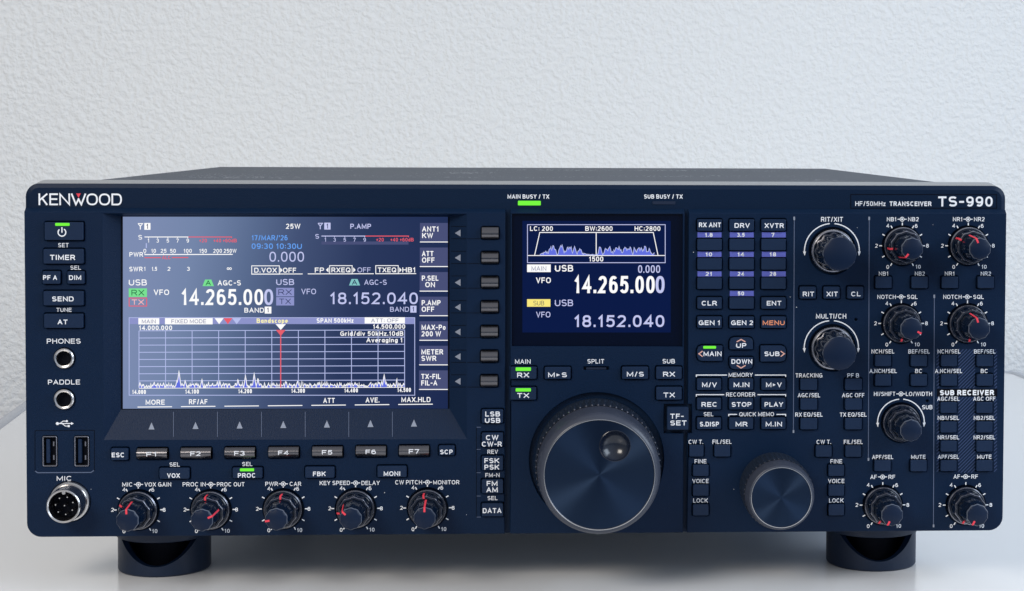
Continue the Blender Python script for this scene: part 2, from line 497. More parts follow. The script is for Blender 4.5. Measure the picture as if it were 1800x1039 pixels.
solid(tloop(-0.0002, 0.009), -0.028, 0.0, 'table', 'table_top', table)
bb = MB()
prof = [(0.0, -0.028), (0.0, 0.0), (0.0012, 0.0012), (0.004, 0.0017), (0.0085, 0.0012), (0.0108, -0.0005), (0.0118, -0.003), (0.0118, -0.028)]
loops = [[tw(u, v, z) for u, v in tloop(d, 0.009 + d)] for d, z in prof]
n = len(loops[0])
bb.add(sum(loops, []), [(r * n + i, r * n + (i + 1) % n, ((r + 1) % len(loops)) * n + (i + 1) % n, ((r + 1) % len(loops)) * n + i) for r in range(len(loops)) for i in range(n)], 'band', True)
bb.build('edge_band', table)

# ================================================================== THE RADIO
RADIO = bpy.data.objects.new('radio_transceiver', None); COL.objects.link(RADIO)
RADIO['label'] = 'black desktop radio transceiver with two lit screens and a large tuning dial'
RADIO['category'] = 'radio'

# --- cabinet behind the front
b = MB()
L = rrect(0.0, (0.030 + 0.1895) / 2, 0.4172, 0.1595, 0.002, 3)
n = len(L)
b.add([(x, 0.012, z) for x, z in L] + [(x, 0.385, z) for x, z in L], [(i, (i + 1) % n, n + (i + 1) % n, n + i) for i in range(n)] + [list(range(n, 2 * n))], 'case')
b.add([(x, y, 0.0296) for x, y in ((-0.206, 0.02), (0.206, 0.02), (0.206, 0.383), (-0.206, 0.383))], [(0, 1, 2, 3)], 'underside')
b.build('cabinet', RADIO)

# --- bezel: one rounded frame that carries the brand strip and the three control panels
BH = -0.0026                                          # brand strip lies this far behind the control panels
bez = MB()
OUT = rrect(0.0, (0.189 + 0.024) / 2, 0.460, 0.165, (0.0062, 0.0062, 0.0070, 0.0070), 8)
IN = offset(OUT, 0.0020)
BK = [(x * 1.003, z + (0.0013 if z > 0.1 else -0.0006)) for x, z in OUT]
n = len(OUT)
rings = [[(x, 0.018, z) for x, z in offset(BK, 0.004)], [(x, 0.018, z) for x, z in BK], [(x, -(BH - 0.0009), z) for x, z in OUT], [(x, -BH, z) for x, z in IN]]
for r, kk in enumerate(('bezel', 'strip', 'bezel')):
    bez.add(rings[r] + rings[r + 1], [(i, (i + 1) % n, n + (i + 1) % n, n + i) for i in range(n)], kk, r == 1)
bez.add(rings[0], [list(range(n))], 'bezel')
WIN = [at(u, v, BH) for u, v in ((189, 375.2), (815, 377.2), (815, 766), (189, 767.5))]
front = [[Vector((x, z, 0)) for x, z in IN], [Vector((x, z, 0)) for x, z in WIN]]
bez.add([(q.x, -BH, q.y) for q in front[0] + front[1]], [list(t) for t in tessellate_polygon(front)], 'bezel')
bez.add([(x, -BH, z) for x, z in WIN] + [(x, 0.0085, z) for x, z in WIN], [(0, 1, 5, 4), (1, 2, 6, 5), (2, 3, 7, 6), (3, 0, 4, 7)], 'hole')
# brand lettering and model name
E0 = BH + 0.0001


def kenwood():
    k = px(BH); x, z = at(68, 350.3, BH); H = 20.6 * k
    spec = [('K', 0, 15.5), ('E', 18.5, 15), ('N', 35.5, 18.5), ('W', 55.5, 26), ('O', 82, 19.5), ('O', 103.2, 19.5), ('D', 124.8, 18)]
    for ch, gx, gw in spec:
        sw = 2.9 * k
        if ch == 'W':
            st = [([(0, 1), (.30, 0), (.5, .52)], False), ([(.5, .52), (.70, 0), (1, 1)], False)]
        else: st = [(p, c) for p, c, f in GL[ch][1]]
        for q, (pts, c) in enumerate(st):
            Q = [(x + gx * k + sw / 2 + p[0] * (gw * k - sw), z - H / 2 + sw / 2 + p[1] * (H - sw)) for p in pts]
            bez.ribbon(Q, sw / 2, E0 + 0.0002 + 0.00002 * q, 'white', c, 0 if c or len(Q) > 8 else sw * .45)
    cx = x + (55.5 + 13) * k
    bez.poly([(cx - 4 * k, z + H / 2), (cx + 4 * k, z + H / 2), (cx, z + H / 2 - 7.5 * k)], E0 + 0.0003, 'red')


kenwood()
bez.pbox(1495.5, 342, 1752, 366, 1.2, E0, 'hole')
bez.text('HF/50MHz', 1530, 358, 8.2, 54, 'white', E0, 0.15)
bez.text('TRANSCEIVER', 1600.5, 358.2, 8.2, 75, 'white', E0, 0.2)
bez.text('TS-990', 1697, 354.2, 18, 98, 'white', E0, 0.19)
bez.text('MAIN BUSY / TX', 928.8, 345.5, 7.4, 73, 'white', E0, 0.18)
bez.text('SUB BUSY / TX', 1166, 345.5, 7.4, 68, 'white', E0, 0.18)
bezel = bez.build('bezel', RADIO)


def led_bar(u0, v0, u1, v1, h, parent, on=True, label=None):
    a = at((u0 + u1) / 2, (v0 + v1) / 2, h); k = px(h)
    q = MB(); q.prism(rrect(a[0], a[1], (u1 - u0) * k, (v1 - v0) * k, 0.0003, 2), h - 0.0006, h + 0.0003, 0.0001, 'led' if on else 'ledoff')
    return q.build('indicator_light', parent, label or ('lit green indicator light' if on else 'unlit indicator light'))


led_bar(910.5, 353, 950.5, 361, BH, bezel)
led_bar(1147, 354, 1187, 359.6, BH, bezel, False)

# --- push buttons and other things that need openings are gathered first, then the panels are cut round them
HOLES = {'l': [], 'c': [], 'r': []}
PRINT = {'l': MB(), 'c': MB(), 'r': MB()}
HB = 0.0016


def button(pan, rect, texts=(), label=None, radii=None, led=None, h=HB, key='button', name='push_button', gap=0.00042, hole=True, convex=False):
    u0, v0, u1, v1 = rect; k = px(h)
    c = at((u0 + u1) / 2, (v0 + v1) / 2, h); w, hh = (u1 - u0 - 1.8) * k, (v1 - v0 - 1.8) * k
    r = 0.0006 if radii is None else [q * k for q in radii]
    seg = 3 if radii is None else 2
    q = MB()
    if convex:                                        # metal key with a rounded front
        N = 9; xs = (c[0] - w / 2, c[0] + w / 2); vs = []
        for i in range(N):
            t = -1 + 2 * i / (N - 1)
            vs += [(xs[0], -(h - 0.0019 * t * t), c[1] + hh / 2 * t), (xs[1], -(h - 0.0019 * t * t), c[1] + hh / 2 * t)]
        q.add(vs, [(2 * i, 2 * i + 1, 2 * i + 3, 2 * i + 2) for i in range(N - 1)], key, True)
        m = len(vs)
        back = [(xs[0], 0.0024, c[1] - hh / 2), (xs[1], 0.0024, c[1] - hh / 2), (xs[0], 0.0024, c[1] + hh / 2), (xs[1], 0.0024, c[1] + hh / 2)]
        q.add(vs + back, [(0, 1, m + 1, m), (2 * N - 2, 2 * N - 1, m + 3, m + 2), [m] + [2 * i for i in range(N)] + [m + 2], [m + 1] + [2 * i + 1 for i in range(N)] + [m + 3]], key)
    else:
        q.prism(rrect(c[0], c[1], w, hh, r, seg), -0.0024, h, 0.00022, key)
    for t in texts:
        s_, u, v, hp, wp = t[:5]
        q.text(s_, u, v, hp, wp, t[5] if len(t) > 5 else 'white', h + 0.00007, t[6] if len(t) > 6 else 0.19)
    if hole:
        rr = [x + gap for x in r] if radii else 0.0008
        HOLES[pan].append(rrect(c[0], c[1], w + 2 * gap, hh + 2 * gap, rr, seg))
    if label is None:
        label = 'button marked ' + ' '.join(t[0] for t in texts) if texts else 'blank button'
    o = q.build(name, RADIO, label)
    if led: led_bar(*led, h, o)
    return o, q


# ---- left panel buttons
o, _ = button('l', (78, 390, 146, 423), (), 'power button with a lit green bar', led=(97.5, 392, 122, 397))
P = MB()
# power symbol is printed on the button itself: rebuild it as a small decal merged into the button mesh
k = px(HB); c = at(109, 408.5, HB)
P.ribbon([(c[0] + 6.6 * k * sin(radians(a)), c[1] + 6.6 * k * cos(radians(a))) for a in range(32, 329, 12)], 1.0 * k, HB + 0.00008, 'white')
P.ribbon([(c[0], c[1] + 9 * k), (c[0], c[1] - 0.5 * k)], 1.0 * k, HB + 0.0001, 'white')


def merge(o, mbld):
    me = o.data; vs = [tuple(v.co) for v in me.vertices]; fs = [list(p.vertices) for p in me.polygons]
    mi = [p.material_index for p in me.polygons]; mats = list(me.materials); off = len(vs)
    vs += mbld.v; fs += [[i + off for i in f] for f in mbld.f]
    mi += [len(mats) + m for m in mbld.m]; mats += [M[k] for k in mbld.mats]
    nm = bpy.data.meshes.new(me.name); nm.from_pydata(vs, [], fs)
    for m in mats: nm.materials.append(m)
    nm.polygons.foreach_set('material_index', mi); nm.update(); o.data = nm
    bpy.data.meshes.remove(me)


merge(o, P)
button('l', (76, 437, 146.5, 464.5), [('TIMER', 110, 452.5, 9, 43)])
button('l', (74, 476, 106, 500), [('PF A', 88, 488, 8, 24)])
button('l', (117.5, 476, 148.5, 500), [('DIM', 132, 488, 8, 21)])
button('l', (76, 511, 146.5, 538), [('SEND', 110.5, 525.5, 8.5, 37)])
button('l', (77, 551, 146, 577.5), [('AT', 110, 566, 8.2, 17)])
button('l', (194.5, 787.5, 225.5, 810), [('ESC', 207.6, 799.8, 8.2, 22)])
button('l', (770.5, 782.5, 800, 801.5), [('SCP', 784.7, 794.4, 8, 22)])
fk = [(266.4, 788.3), (343.6, 787.4), (420.9, 786.6), (498, 785.8), (575, 785), (651.7, 784.2), (727.6, 783.4)]
for i, (cx, v0) in enumerate(fk):
    button('l', (cx - 27, v0, cx + 27, v0 + 21.5), [('F' + str(i + 1), cx, v0 + 10.2, 7.8, 18, 'white', 0.18)], 'silver function key marked F%d' % (i + 1), key='silver', name='function_key', h=0.0026, convex=True)
for i in range(7):
    v0 = 399 + 43.45 * i; cx = 861.5 - 0.3 * i
    button('l', (cx - 15.5, v0, cx + 15.5, v0 + 22.5), (), 'silver soft key beside the main screen', key='silver', name='soft_key', h=0.0026, convex=True)
button('l', (279.5, 822, 333, 843), [('VOX', 305, 836, 8, 22)])
button('l', (408, 821.3, 461.5, 842), [('PROC', 433.7, 835.7, 8, 31)], led=(422, 823.3, 446.5, 828.3))
button('l', (535.5, 820, 588.5, 841.3), [('FBK', 561.2, 833, 8, 22)])
button('l', (662.5, 818.5, 715.5, 840), [('MONI', 689, 832.6, 8, 29)])
for v0, v1, ts in ((719, 745, (('LSB', 866, 727.8, 8.8, 26), ('USB', 866, 739, 8.8, 27))),
                   (760, 786.5, (('CW', 865.2, 769.2, 8.8, 22), ('CW-R', 864.6, 780.6, 8.8, 35))),
                   (801, 828, (('FSK', 864.5, 809.8, 8.8, 26), ('PSK', 864.5, 821.2, 8.8, 26))),
                   (842, 868.5, (('FM', 865, 849.9, 8.8, 19), ('AM', 865, 861, 8.8, 20))),
                   (884, 909, (('DATA', 865, 897.6, 8.8, 33),))):
    button('l', (845.8, v0, 885.4, v1), ts)

# ---- centre panel buttons
button('c', (896.8, 644, 944, 667.6), [('RX', 919.5, 659.3, 8.6, 21)], led=(906.4, 645.8, 933.3, 652))
button('c', (896.8, 680, 943.5, 704), [('TX', 919.5, 695.2, 8.6, 21)], led=(906.4, 682.4, 933.3, 688.2))
button('c', (956.5, 644.5, 1004, 667.6), [('M>S', 980, 659, 8.4, 33)])
button('c', (1092.3, 644, 1140.5, 667.6), [('M/S', 1116.8, 657.8, 8.4, 30)])
button('c', (1152.3, 644, 1199.6, 667.6), [('RX', 1176, 657.8, 8.6, 21)])
button('c', (1152.3, 679.5, 1199.6, 704), [('TX', 1176.2, 694.3, 8.6, 20)])
button('c', (1171.5, 715, 1211.5, 757), [('TF-', 1190, 731.6, 8.8, 24), ('SET', 1192.5, 743.5, 8.8, 29)], h=0.0026, hole=False)

# ---- right panel buttons
CX3 = (1247.4, 1304, 1360)
R6 = (384.8, 419, 453, 487, 521.8, 555.5)
T6 = [[('RX ANT', 1248, 395.3, 8.3, 39), ('DRV', 1304.5, 396.4, 8.3, 27), ('XVTR', 1361, 396.6, 8.3, 34)], 0, 0, 0,
      [('CLR', 1246.8, 533, 8.3, 27), 0, ('ENT', 1360.7, 533, 8.3, 26)],
      [('GEN 1', 1247, 567.4, 8.3, 38), ('GEN 2', 1304.5, 567.4, 8.3, 39), ('MENU', 1360, 567.4, 8.3, 39, 'orange')]]
freq = (('1.8', '3.5', '7'), ('10', '14', '18'), ('21', '24', '28'), (None, '50', None))
for r in range(6):
    for c in range(3):
        t = T6[r][c] if T6[r] else 0
        lab = None if t else 'blank button under the blue strip marked ' + freq[r - 1][c]
        button('r', (CX3[c] - 22.7, R6[r], CX3[c] + 22.7, R6[r] + 22.3), [t] if t else (), lab)
b1, _ = button('r', (1224.4, 606.6, 1271.2, 636), [('MAIN', 1252.5, 622, 8.3, 32)], radii=(8, 1.5, 1.5, 8), led=(1236, 608.2, 1258.7, 612.8))
b2, _ = button('r', (1281.5, 592, 1325, 615.5), [('UP', 1303, 607.3, 8.3, 18)], radii=(8, 8, 1.5, 1.5))
b3, _ = button('r', (1281.5, 627.2, 1325, 650.5), [('DOWN', 1304, 635.5, 8.3, 37)], radii=(1.5, 1.5, 8, 8))
b4, _ = button('r', (1335.7, 606.6, 1383, 637), [('SUB', 1357, 622, 8.3, 27)], radii=(1.5, 8, 8, 1.5))
for o, pts in ((b1, [(1235, 617.2), (1228.5, 622), (1235, 626.8)]), (b2, [(1295, 601), (1302.7, 596.8), (1310.4, 601)]),
               (b3, [(1295, 642.3), (1302.7, 647), (1310.4, 642.3)]), (b4, [(1372.3, 617.2), (1378.8, 622), (1372.3, 626.8)])):
    q = MB(); q.pline(pts, 1.9, HB + 0.00008, 'pinkp'); merge(o, q)
for v0, v, ts in ((664.3, 676.4, ('M/V', 'M.IN', 'M>V')), (698.6, 711, ('REC', 'STOP', 'PLAY')), (733.2, 745.6, ('S.DISP', 'MR', 'M.IN'))):
    for i, (t, w) in enumerate(zip(ts, {'M': (26, 28, 28), 'R': (28, 35, 33), 'S': (34, 21, 29)}[ts[0][0]])):
        c = (1246.5, 1303, 1359.8)[i]
        button('r', (c - 22.5, v0, c + 22.5, v0 + 22.5), [(t, c + 0.5, v, 8.3, w)])
for c, t, w in ((1420.3, 'RIT', 20), (1462, 'XIT', 20), (1503.7, 'CL', 17)):
    button('r', (c - 15.3, 503, c + 15.3, 526.2), [(t, c + 0.8, 516.8, 8.3, w)])


def labelled(rect, t, lu, lv, hp, wp):
    PRINT['r'].text(t, lu, lv, hp, wp, wt=0.155)
    button('r', rect, (), 'blank button under the lettering ' + t)


for t1, w1, t2, w2, lv, v0 in (('TRACKING', 48, 'PF B', 21, 660, 664.7), ('AGC/SEL', 40, 'AGC OFF', 40, 694.8, 699.5), ('RX EQ/SEL', 49, 'TX EQ/SEL', 48, 728.8, 734)):
    labelled((1406, v0, 1438, v0 + 22.3), t1, 1422, lv, 7.5, w1)
    labelled((1484.5, v0, 1516.5, v0 + 22.3), t2, 1499.8, lv, 7.5, w2)
for c, lu, t, w in ((1553.4, 1553.2, 'NB1', 17), (1616.8, 1617, 'NB2', 18), (1669.9, 1669.4, 'NR1', 17.5), (1733, 1733, 'NR2', 18.5)):
    labelled((c - 15.5, 485.2, c + 15.5, 508), t, lu, 481, 7.2, w)
for c, lu, t, w in ((1552.6, 1552, 'NCH/SEL', 41), (1615.6, 1615.5, 'BEF/SEL', 38.5), (1668.4, 1668.2, 'NCH/SEL', 41), (1731.4, 1731, 'BEF/SEL', 38.5)):
    labelled((c - 15.3, 622.6, c + 15.3, 645.4), t, lu, 617.8, 7.4, w)
for c, lu, t, w in ((1552.6, 1552.4, 'A.NCH/SEL', 49), (1615.6, 1615, 'BC', 13), (1668.4, 1667.5, 'A.NCH/SEL', 49), (1731.4, 1730.3, 'BC', 13)):
    labelled((c - 15.3, 656.8, c + 15.3, 679.6), t, lu, 652.2, 7.4, w)
for v0, lv, t1, w1, t2, w2 in ((706, 700.9, 'AGC/SEL', 40, 'AGC OFF', 40), (740.3, 734.6, 'NB1/SEL', 38.5, 'NB2/SEL', 38), (774, 768.8, 'NR1/SEL', 38.5, 'NR2/SEL', 38.5), (808.2, 803, 'APF/SEL', 38, 'MUTE', 26)):
    labelled((1652.2, v0, 1683.2, v0 + 21.5), t1, 1667.2, lv, 7.3, w1)
    labelled((1715.3, v0, 1746.2, v0 + 21.5), t2, 1730.2, lv, 7.3, w2)
labelled((1536, 807.8, 1567, 830), 'APF/SEL', 1551.6, 803.4, 7.3, 38)
labelled((1599.5, 807.8, 1630.5, 830), 'MUTE', 1614.3, 803.2, 7.3, 26)
labelled((1210.6, 781.4, 1238, 804), 'CW T.', 1223.2, 776.8, 7.6, 26)
labelled((1254.8, 781.2, 1285, 804), 'FIL/SEL', 1269.2, 776.5, 7.6, 34)
labelled((1433, 782, 1463.4, 804.5), 'CW T.', 1448.2, 776.8, 7.6, 26)
labelled((1485, 782, 1515.5, 804.5), 'FIL/SEL', 1499.9, 776.8, 7.6, 34)
for c, tt in ((1232, 1231.4), (1470.3, 1470)):
    for t, lv, v0, w in (('FINE', 811, 816.3, 21), ('VOICE', 845.6, 851, 29), ('LOCK', 879.8, 885.5, 26)):
        labelled((c - 15, v0, c + 15, v0 + 22), t, tt, lv, 7.6, w)

# ---- loose lettering on the panels
p = PRINT['l']
for a in (('SET', 111.5, 431, 7.4, 18), ('SEL', 133, 470.5, 7.2, 18), ('TUNE', 112.5, 544.7, 7, 26), ('PHONES', 112, 599.7, 8.6, 58), ('PADDLE', 112.5, 671.7, 8.4, 55),
          ('MIC', 113, 841, 8.2, 26), ('SEL', 307, 816.6, 7.2, 17.5), ('SEL', 434.6, 815.7, 7.2, 17.5), ('REV', 866, 794.2, 7.4, 18.5), ('FM-N', 865.7, 835.2, 7.4, 25), ('SEL', 865.7, 875.6, 7.2, 17.5)):
    p.text(*a, wt=0.155)
for du, dv, dr in ((389, 755, 1.0), (676, 866, 1.0), (310, 722.5, 0.9), (160, 860, 0.6), (520, 772, 0.8), (820, 905, 0.7)):
    if dv > 775: p.poly(circ(at(du, dv), dr * px() * 0.75, 8), 0.00005, 'white')
# usb trident
p.pline([(100, 744.5), (126, 744.5)], 1.5, 0.0001, 'white'); p.pline([(105, 744.5), (111, 740.3), (117, 740.3)], 1.3, 0.00012, 'white')
p.pline([(109, 744.5), (115, 749), (120, 749)], 1.3, 0.00012, 'white')
p.poly(circ(at(101, 744.5), 2.6 * px(), 14), 0.00014, 'white'); p.poly(circ(at(117.5, 740.3), 1.9 * px(), 12), 0.00014, 'white')
p.prect(119, 747.2, 122.6, 750.8, 0.00014, 'white'); p.ppoly([(125, 742), (129.5, 744.5), (125, 747)], 0.00014, 'white')
# bevelled frame round the usb ports
p.pline([(62, 828), (66, 831), (160, 830.5), (165, 827)], 1.6, 0.0001, 'line')
p.pline([(62, 757), (166, 756.5)], 0.9, 0.0001, 'hole')
p.pline([(61.5, 757), (61.5, 828)], 0.9, 0.0001, 'hole'); p.pline([(166, 757), (166, 827)], 0.9, 0.0001, 'hole')
for v in (751, 790, 831, 872, 909):
    p.pline([(838, v), (845, v)], 1.0, 0.0001, 'line')
p.pline([(837.5, 752), (837.5, 909)], 0.8, 0.0001, 'hole')

p = PRINT['c']
p.text('MAIN', 919, 635.5, 8, 27.5, wt=0.155); p.text('SPLIT', 1047.3, 635.2, 7.8, 29.5, wt=0.155); p.text('SUB', 1175.5, 635, 8, 22, wt=0.155)

p = PRINT['r']
for du, dv, dr in ((1219, 443.5, 1.0), (1400, 540, 1.0), (1389, 522, 0.7), (1290, 860, 0.7), (1507, 400, 0.6), (1545, 660, 0.6), (1640, 395, 0.6)):
    p.poly(circ(at(du, dv), dr * px() * 0.75, 8), 0.00005, 'white')
SX3 = (1247.2, 1303.9, 1360.2); FX3 = (1246, 1302.3, 1358.6)
for r, v in enumerate((408.2, 442.4, 476.8, 511.2)):
    for c in range(3):
        if freq[r][c]:
            p.prect(SX3[c] - 21, v, SX3[c] + 21, v + 9.3, 0.00006, 'bluep')
            p.text(freq[r][c], FX3[c], v + 4.7, 7.2, (13.5 if '.' in freq[r][c] else 5.5 if len(freq[r][c]) == 1 else 11.5), 'white', 0.00012, 0.23)
for t, u, v, w, a, bb_, c, d in (('MEMORY', 1302, 659, 43, 1224, 1278, 1327, 1381), ('RECORDER', 1302, 693.5, 52, 1224, 1273, 1331.5, 1381), ('QUICK MEMO', 1330, 728.2, 62, 1281, 1295.5, 1365, 1381)):
    p.text(t, u, v, 7.3, w, wt=0.155)
    p.pline([(a, v + 3.6), (a, v + 0.3), (bb_, v + 0.3)], 1.7, 0.0001, 'white'); p.pline([(c, v + 0.3), (d, v + 0.3), (d, v + 3.6)], 1.7, 0.0001, 'white')
p.text('SEL', 1245.4, 728.2, 7.2, 17, wt=0.155)
p.text('RIT/XIT', 1462.5, 385.6, 8.4, 39, wt=0.155); p.text('MULTI/CH', 1461, 555.8, 8.6, 54, wt=0.155)
for x, va, vb in ((1395.4, 383, 761), (1527.2, 383, 810), (1641.6, 520, 927)):
    p.pline([(x + 0.8, va), (x - 0.8, vb)], 1.3, 0.0001, 'line'); p.prect(x - 0.8, va - 2, x + 2.2, va + 4, 0.00013, 'grey'); p.prect(x - 2, vb - 5, x + 0.8, vb, 0.00013, 'grey')
p.prect(1647, 683.6, 1753, 697, 0.00006, 'hole')
p.text('SUB RECEIVER', 1699.8, 690.2, 9.4, 97.5, 'white', 0.00012, 0.24)
p.text('SUB', 1630, 715.8, 7.6, 18.5, wt=0.155)
for hx, hy in ((1504.6, 561.8), (1630, 705)):
    HOLES['r'].append(circ(at(hx, hy), 2.6 * px(), 16))
# diagonal hatching between the sub receiver's buttons
for ua, ub in ((1646.5, 1651), (1684.5, 1714), (1747.5, 1752.5)):
    for va, vb in ((614, 682.5), (698, 831)):
        s0 = ua + va
        sN = ub + vb
        s_ = s0 + 3
        while s_ < sN:
            u_lo, u_hi = max(ua, s_ - vb), min(ub, s_ - va)
            if u_hi - u_lo > 1.2: p.pline([(u_lo, s_ - u_lo), (u_hi, s_ - u_hi)], 1.7, 0.00005, 'hatch')
            s_ += 6.1


def sym(u, v):
    k = px(); c = at(u, v)
    p.ribbon(circ(c, 3.6 * k, 18), 0.62 * k, 0.0001, 'white', True); p.poly(circ(c, 1.8 * k, 12), 0.0001, 'white')
    p.pline([(u - 8, v), (u - 4, v)], 1.4, 0.00012, 'white'); p.pline([(u + 4, v), (u + 8, v)], 1.4, 0.00012, 'white')


# ---- concentric knobs
def scallop(nn, a): return lambda t, i: 1 - a * (0.5 - 0.5 * cos(nn * t))


def pointer(q, c, ang, prof, w):
    t = radians(ang); d = Vector((sin(t), cos(t))); nrm = Vector((d.y, -d.x)); pts = []
    for r, h in prof:
        for sgn in (-1, 1):
            b_ = Vector(c) + d * r + nrm * sgn * w / 2; pts.append((b_.x, -h, b_.y))
    q.add(pts, [(2 * i, 2 * i + 1, 2 * i + 3, 2 * i + 2) for i in range(len(prof) - 1)], 'red')


def dual_knob(pan, u, v, ao, ai, label, scale=True, tip=0.0235, nums=('0', '2', '4', '6', '8', '10'), R=39.5):
    c = at(u, v); k = px()
    global p
    p = PRINT[pan]
    HOLES[pan].append(circ(c, 0.0096, 40))
    if scale:
        for i in range(11):
            t = radians(-150 + 30 * i)
            p.ribbon([(c[0] + r * k * sin(t), c[1] + r * k * cos(t)) for r in (R - 2.4, R + 2.6)], 0.95 * k, 0.0001, 'white')
        for i, s_ in zip((0, 2, 4, 6, 8, 10), nums):
            a = -150 + 30 * i; rr = {0: 45, 2: 45, 4: 43.2, 6: 42.8, 8: 44.5, 10: 46.5}[i] + (0.6 if pan == 'l' else 0); aa = {0: -146, 2: -90, 4: -35.5, 6: 35.5, 8: 90, 10: 142.5}[i]
            t = radians(aa)
            p.text(s_, u + rr * sin(t), v - rr * cos(t), 6.8, 9 if s_ == '10' else 4.9, wt=0.17)
    q = MB()
    q.lathe(c, [(0.0088, -0.0024), (0.0089, 0.0021), (0.00845, 0.0027), (0.0079, 0.0027), (0.0076, 0.0030)], 'knob', 56, cap=False, keys=['knob', 'rim', 'knob', 'knob'])
    wob = scallop(10, 0.055)
    q.lathe(c, [(0.0077, 0.0028), (0.0078, 0.0050), (0.0076, 0.0092), (0.0072, 0.0097), (0.0064, 0.0098), (0.0060, 0.0092)], 'knob', 80, mod=wob, cap=True, keys=['knob', 'knob', 'rim', 'knob', 'knob'])
    if scale: pointer(q, c, ao, [(0.0078, 0.0035), (0.0079, 0.0090), (0.0075, 0.0099), (0.0064, 0.00995)], 0.0009)
    o = q.build('rotary_knob', RADIO, label)
    q = MB()
    w2 = scallop(10, 0.05)
    T = tip
    q.lathe(c, [(0.0061, 0.0088), (0.0062, 0.0102), (0.0052, T - 0.0012), (0.0049, T - 0.0004), (0.0043, T)], 'cap', 80, mod=lambda t, i: w2(t, i) if i < 4 else 1, cap=True, keys=['knob', 'knob', 'edge', 'cap', 'cap'])
    if scale: pointer(q, c, ai, [(0.0062, 0.0112), (0.00535, T - 0.0012), (0.0051, T - 0.0001), (0.0044, T + 0.0001), (0.0030, T + 0.00012)], 0.0009)
    q.build('inner_knob', o)
    return c


KN = [('l', 243.4, 896.2, -57, -4), ('l', 370.7, 895.8, -7, 68), ('l', 498, 894.5, 0, -98), ('l', 625.2, 893.7, -92, -48), ('l', 751.4, 892.7, -10, 0),
      ('r', 1585.7, 432, -97, -140), ('r', 1701.6, 432, -60, -22), ('r', 1584, 568.5, -166, 116), ('r', 1700.2, 568.5, -170, -15),
      ('r', 1551.3, 887.6, -152, -154), ('r', 1697.2, 887.6, -152, -151)]
KT = [(('MIC', 224, 18), ('VOX GAIN', 277.5, 46), 851.6), (('PROC IN', 341.3, 40), ('PROC OUT', 405.5, 48), 851.4), (('PWR', 477.4, 22), ('CAR', 519.3, 20), 850.6),
      (('KEY SPEED', 588.6, 53), ('DELAY', 651.4, 32), 849), (('CW PITCH', 718.3, 47), ('MONITOR', 784.4, 46), 847.8),
      (('NB1', 1567.3, 17), ('NB2', 1605.6, 19), 385.4), (('NR1', 1683.4, 17), ('NR2', 1721.4, 19), 385.4), (('NOTCH', 1558.4, 33), ('SQL', 1603.8, 19), 521.9),
      (('NOTCH', 1674.2, 33), ('SQL', 1720, 19), 521.9), (('AF', 1535.6, 11.5), ('RF', 1567.6, 12), 838.4), (('AF', 1681.8, 11.5), ('RF', 1713.2, 12), 837.8)]
for (pan, u, v, ao, ai), (ta, tb, lv) in zip(KN, KT):
    dual_knob(pan, u, v, ao, ai, 'two-tier black knob marked %s and %s' % (ta[0], tb[0]), R=40 if pan == 'l' else 38.5)
    p.text(ta[0], ta[1], lv, 7.4, ta[2], wt=0.155); p.text(tb[0], tb[1], lv, 7.4, tb[2], wt=0.155); sym(u, lv)
# shift / width knob: no scale, two direction arcs
c = dual_knob('r', 1583.6, 742.8, 400, 400, 'two-tier black knob marked HI/SHIFT and LO/WIDTH', scale=False)


def arcs(u, v, r):
    k = px(); c = at(u, v)
    for sg in (-1, 1):
        A = [(c[0] + sg * r * k * sin(radians(a)), c[1] + r * k * cos(radians(a))) for a in range(5, 97, 4)]
        p.ribbon(A, 0.95 * k, 0.0001, 'white')
        ex, ez = A[-1]
        p.poly([(ex - 2.6 * k, ez + 2 * k), (ex + 2.6 * k, ez + 2 * k), (ex - sg * 0.6 * k, ez - 6 * k)], 0.00013, 'white')


p = PRINT['r']
arcs(1583.6, 742.8, 42); sym(1583.6, 692.4); p.text('HI/SHIFT', 1555, 692.4, 7.4, 38.5, wt=0.155); p.text('LO/WIDTH', 1615.3, 692.4, 7.4, 47, wt=0.155)
arcs(1462.3, 441.5, 49); arcs(1461.3, 611.5, 48.5)


def encoder(u, v, label):
    c = at(u, v)
    HOLES['r'].append(circ(c, 0.0112, 44))
    q = MB()
    q.lathe(c, [(0.0102, -0.0024), (0.0102, 0.0014), (0.0099, 0.0018), (0.0094, 0.0019), (0.0090, 0.0022)], 'knob', 64, cap=False, keys=['knob', 'chrome', 'rim', 'knob'])
    wv = scallop(12, 0.045)
    q.lathe(c, [(0.0091, 0.0018), (0.0088, 0.0060), (0.0080, 0.0195), (0.0077, 0.0206), (0.0071, 0.0210)], 'cap', 96, mod=lambda t, i: wv(t, i) if i < 3 else 1 - 0.0 * t, cap=True, keys=['knob', 'knob', 'edge', 'cap', 'cap'])
    q.build('encoder_knob', RADIO, label)


encoder(1463.3, 441.2, 'single black knob under the lettering RIT/XIT')
encoder(1463, 611.8, 'single black knob under the lettering MULTI/CH')


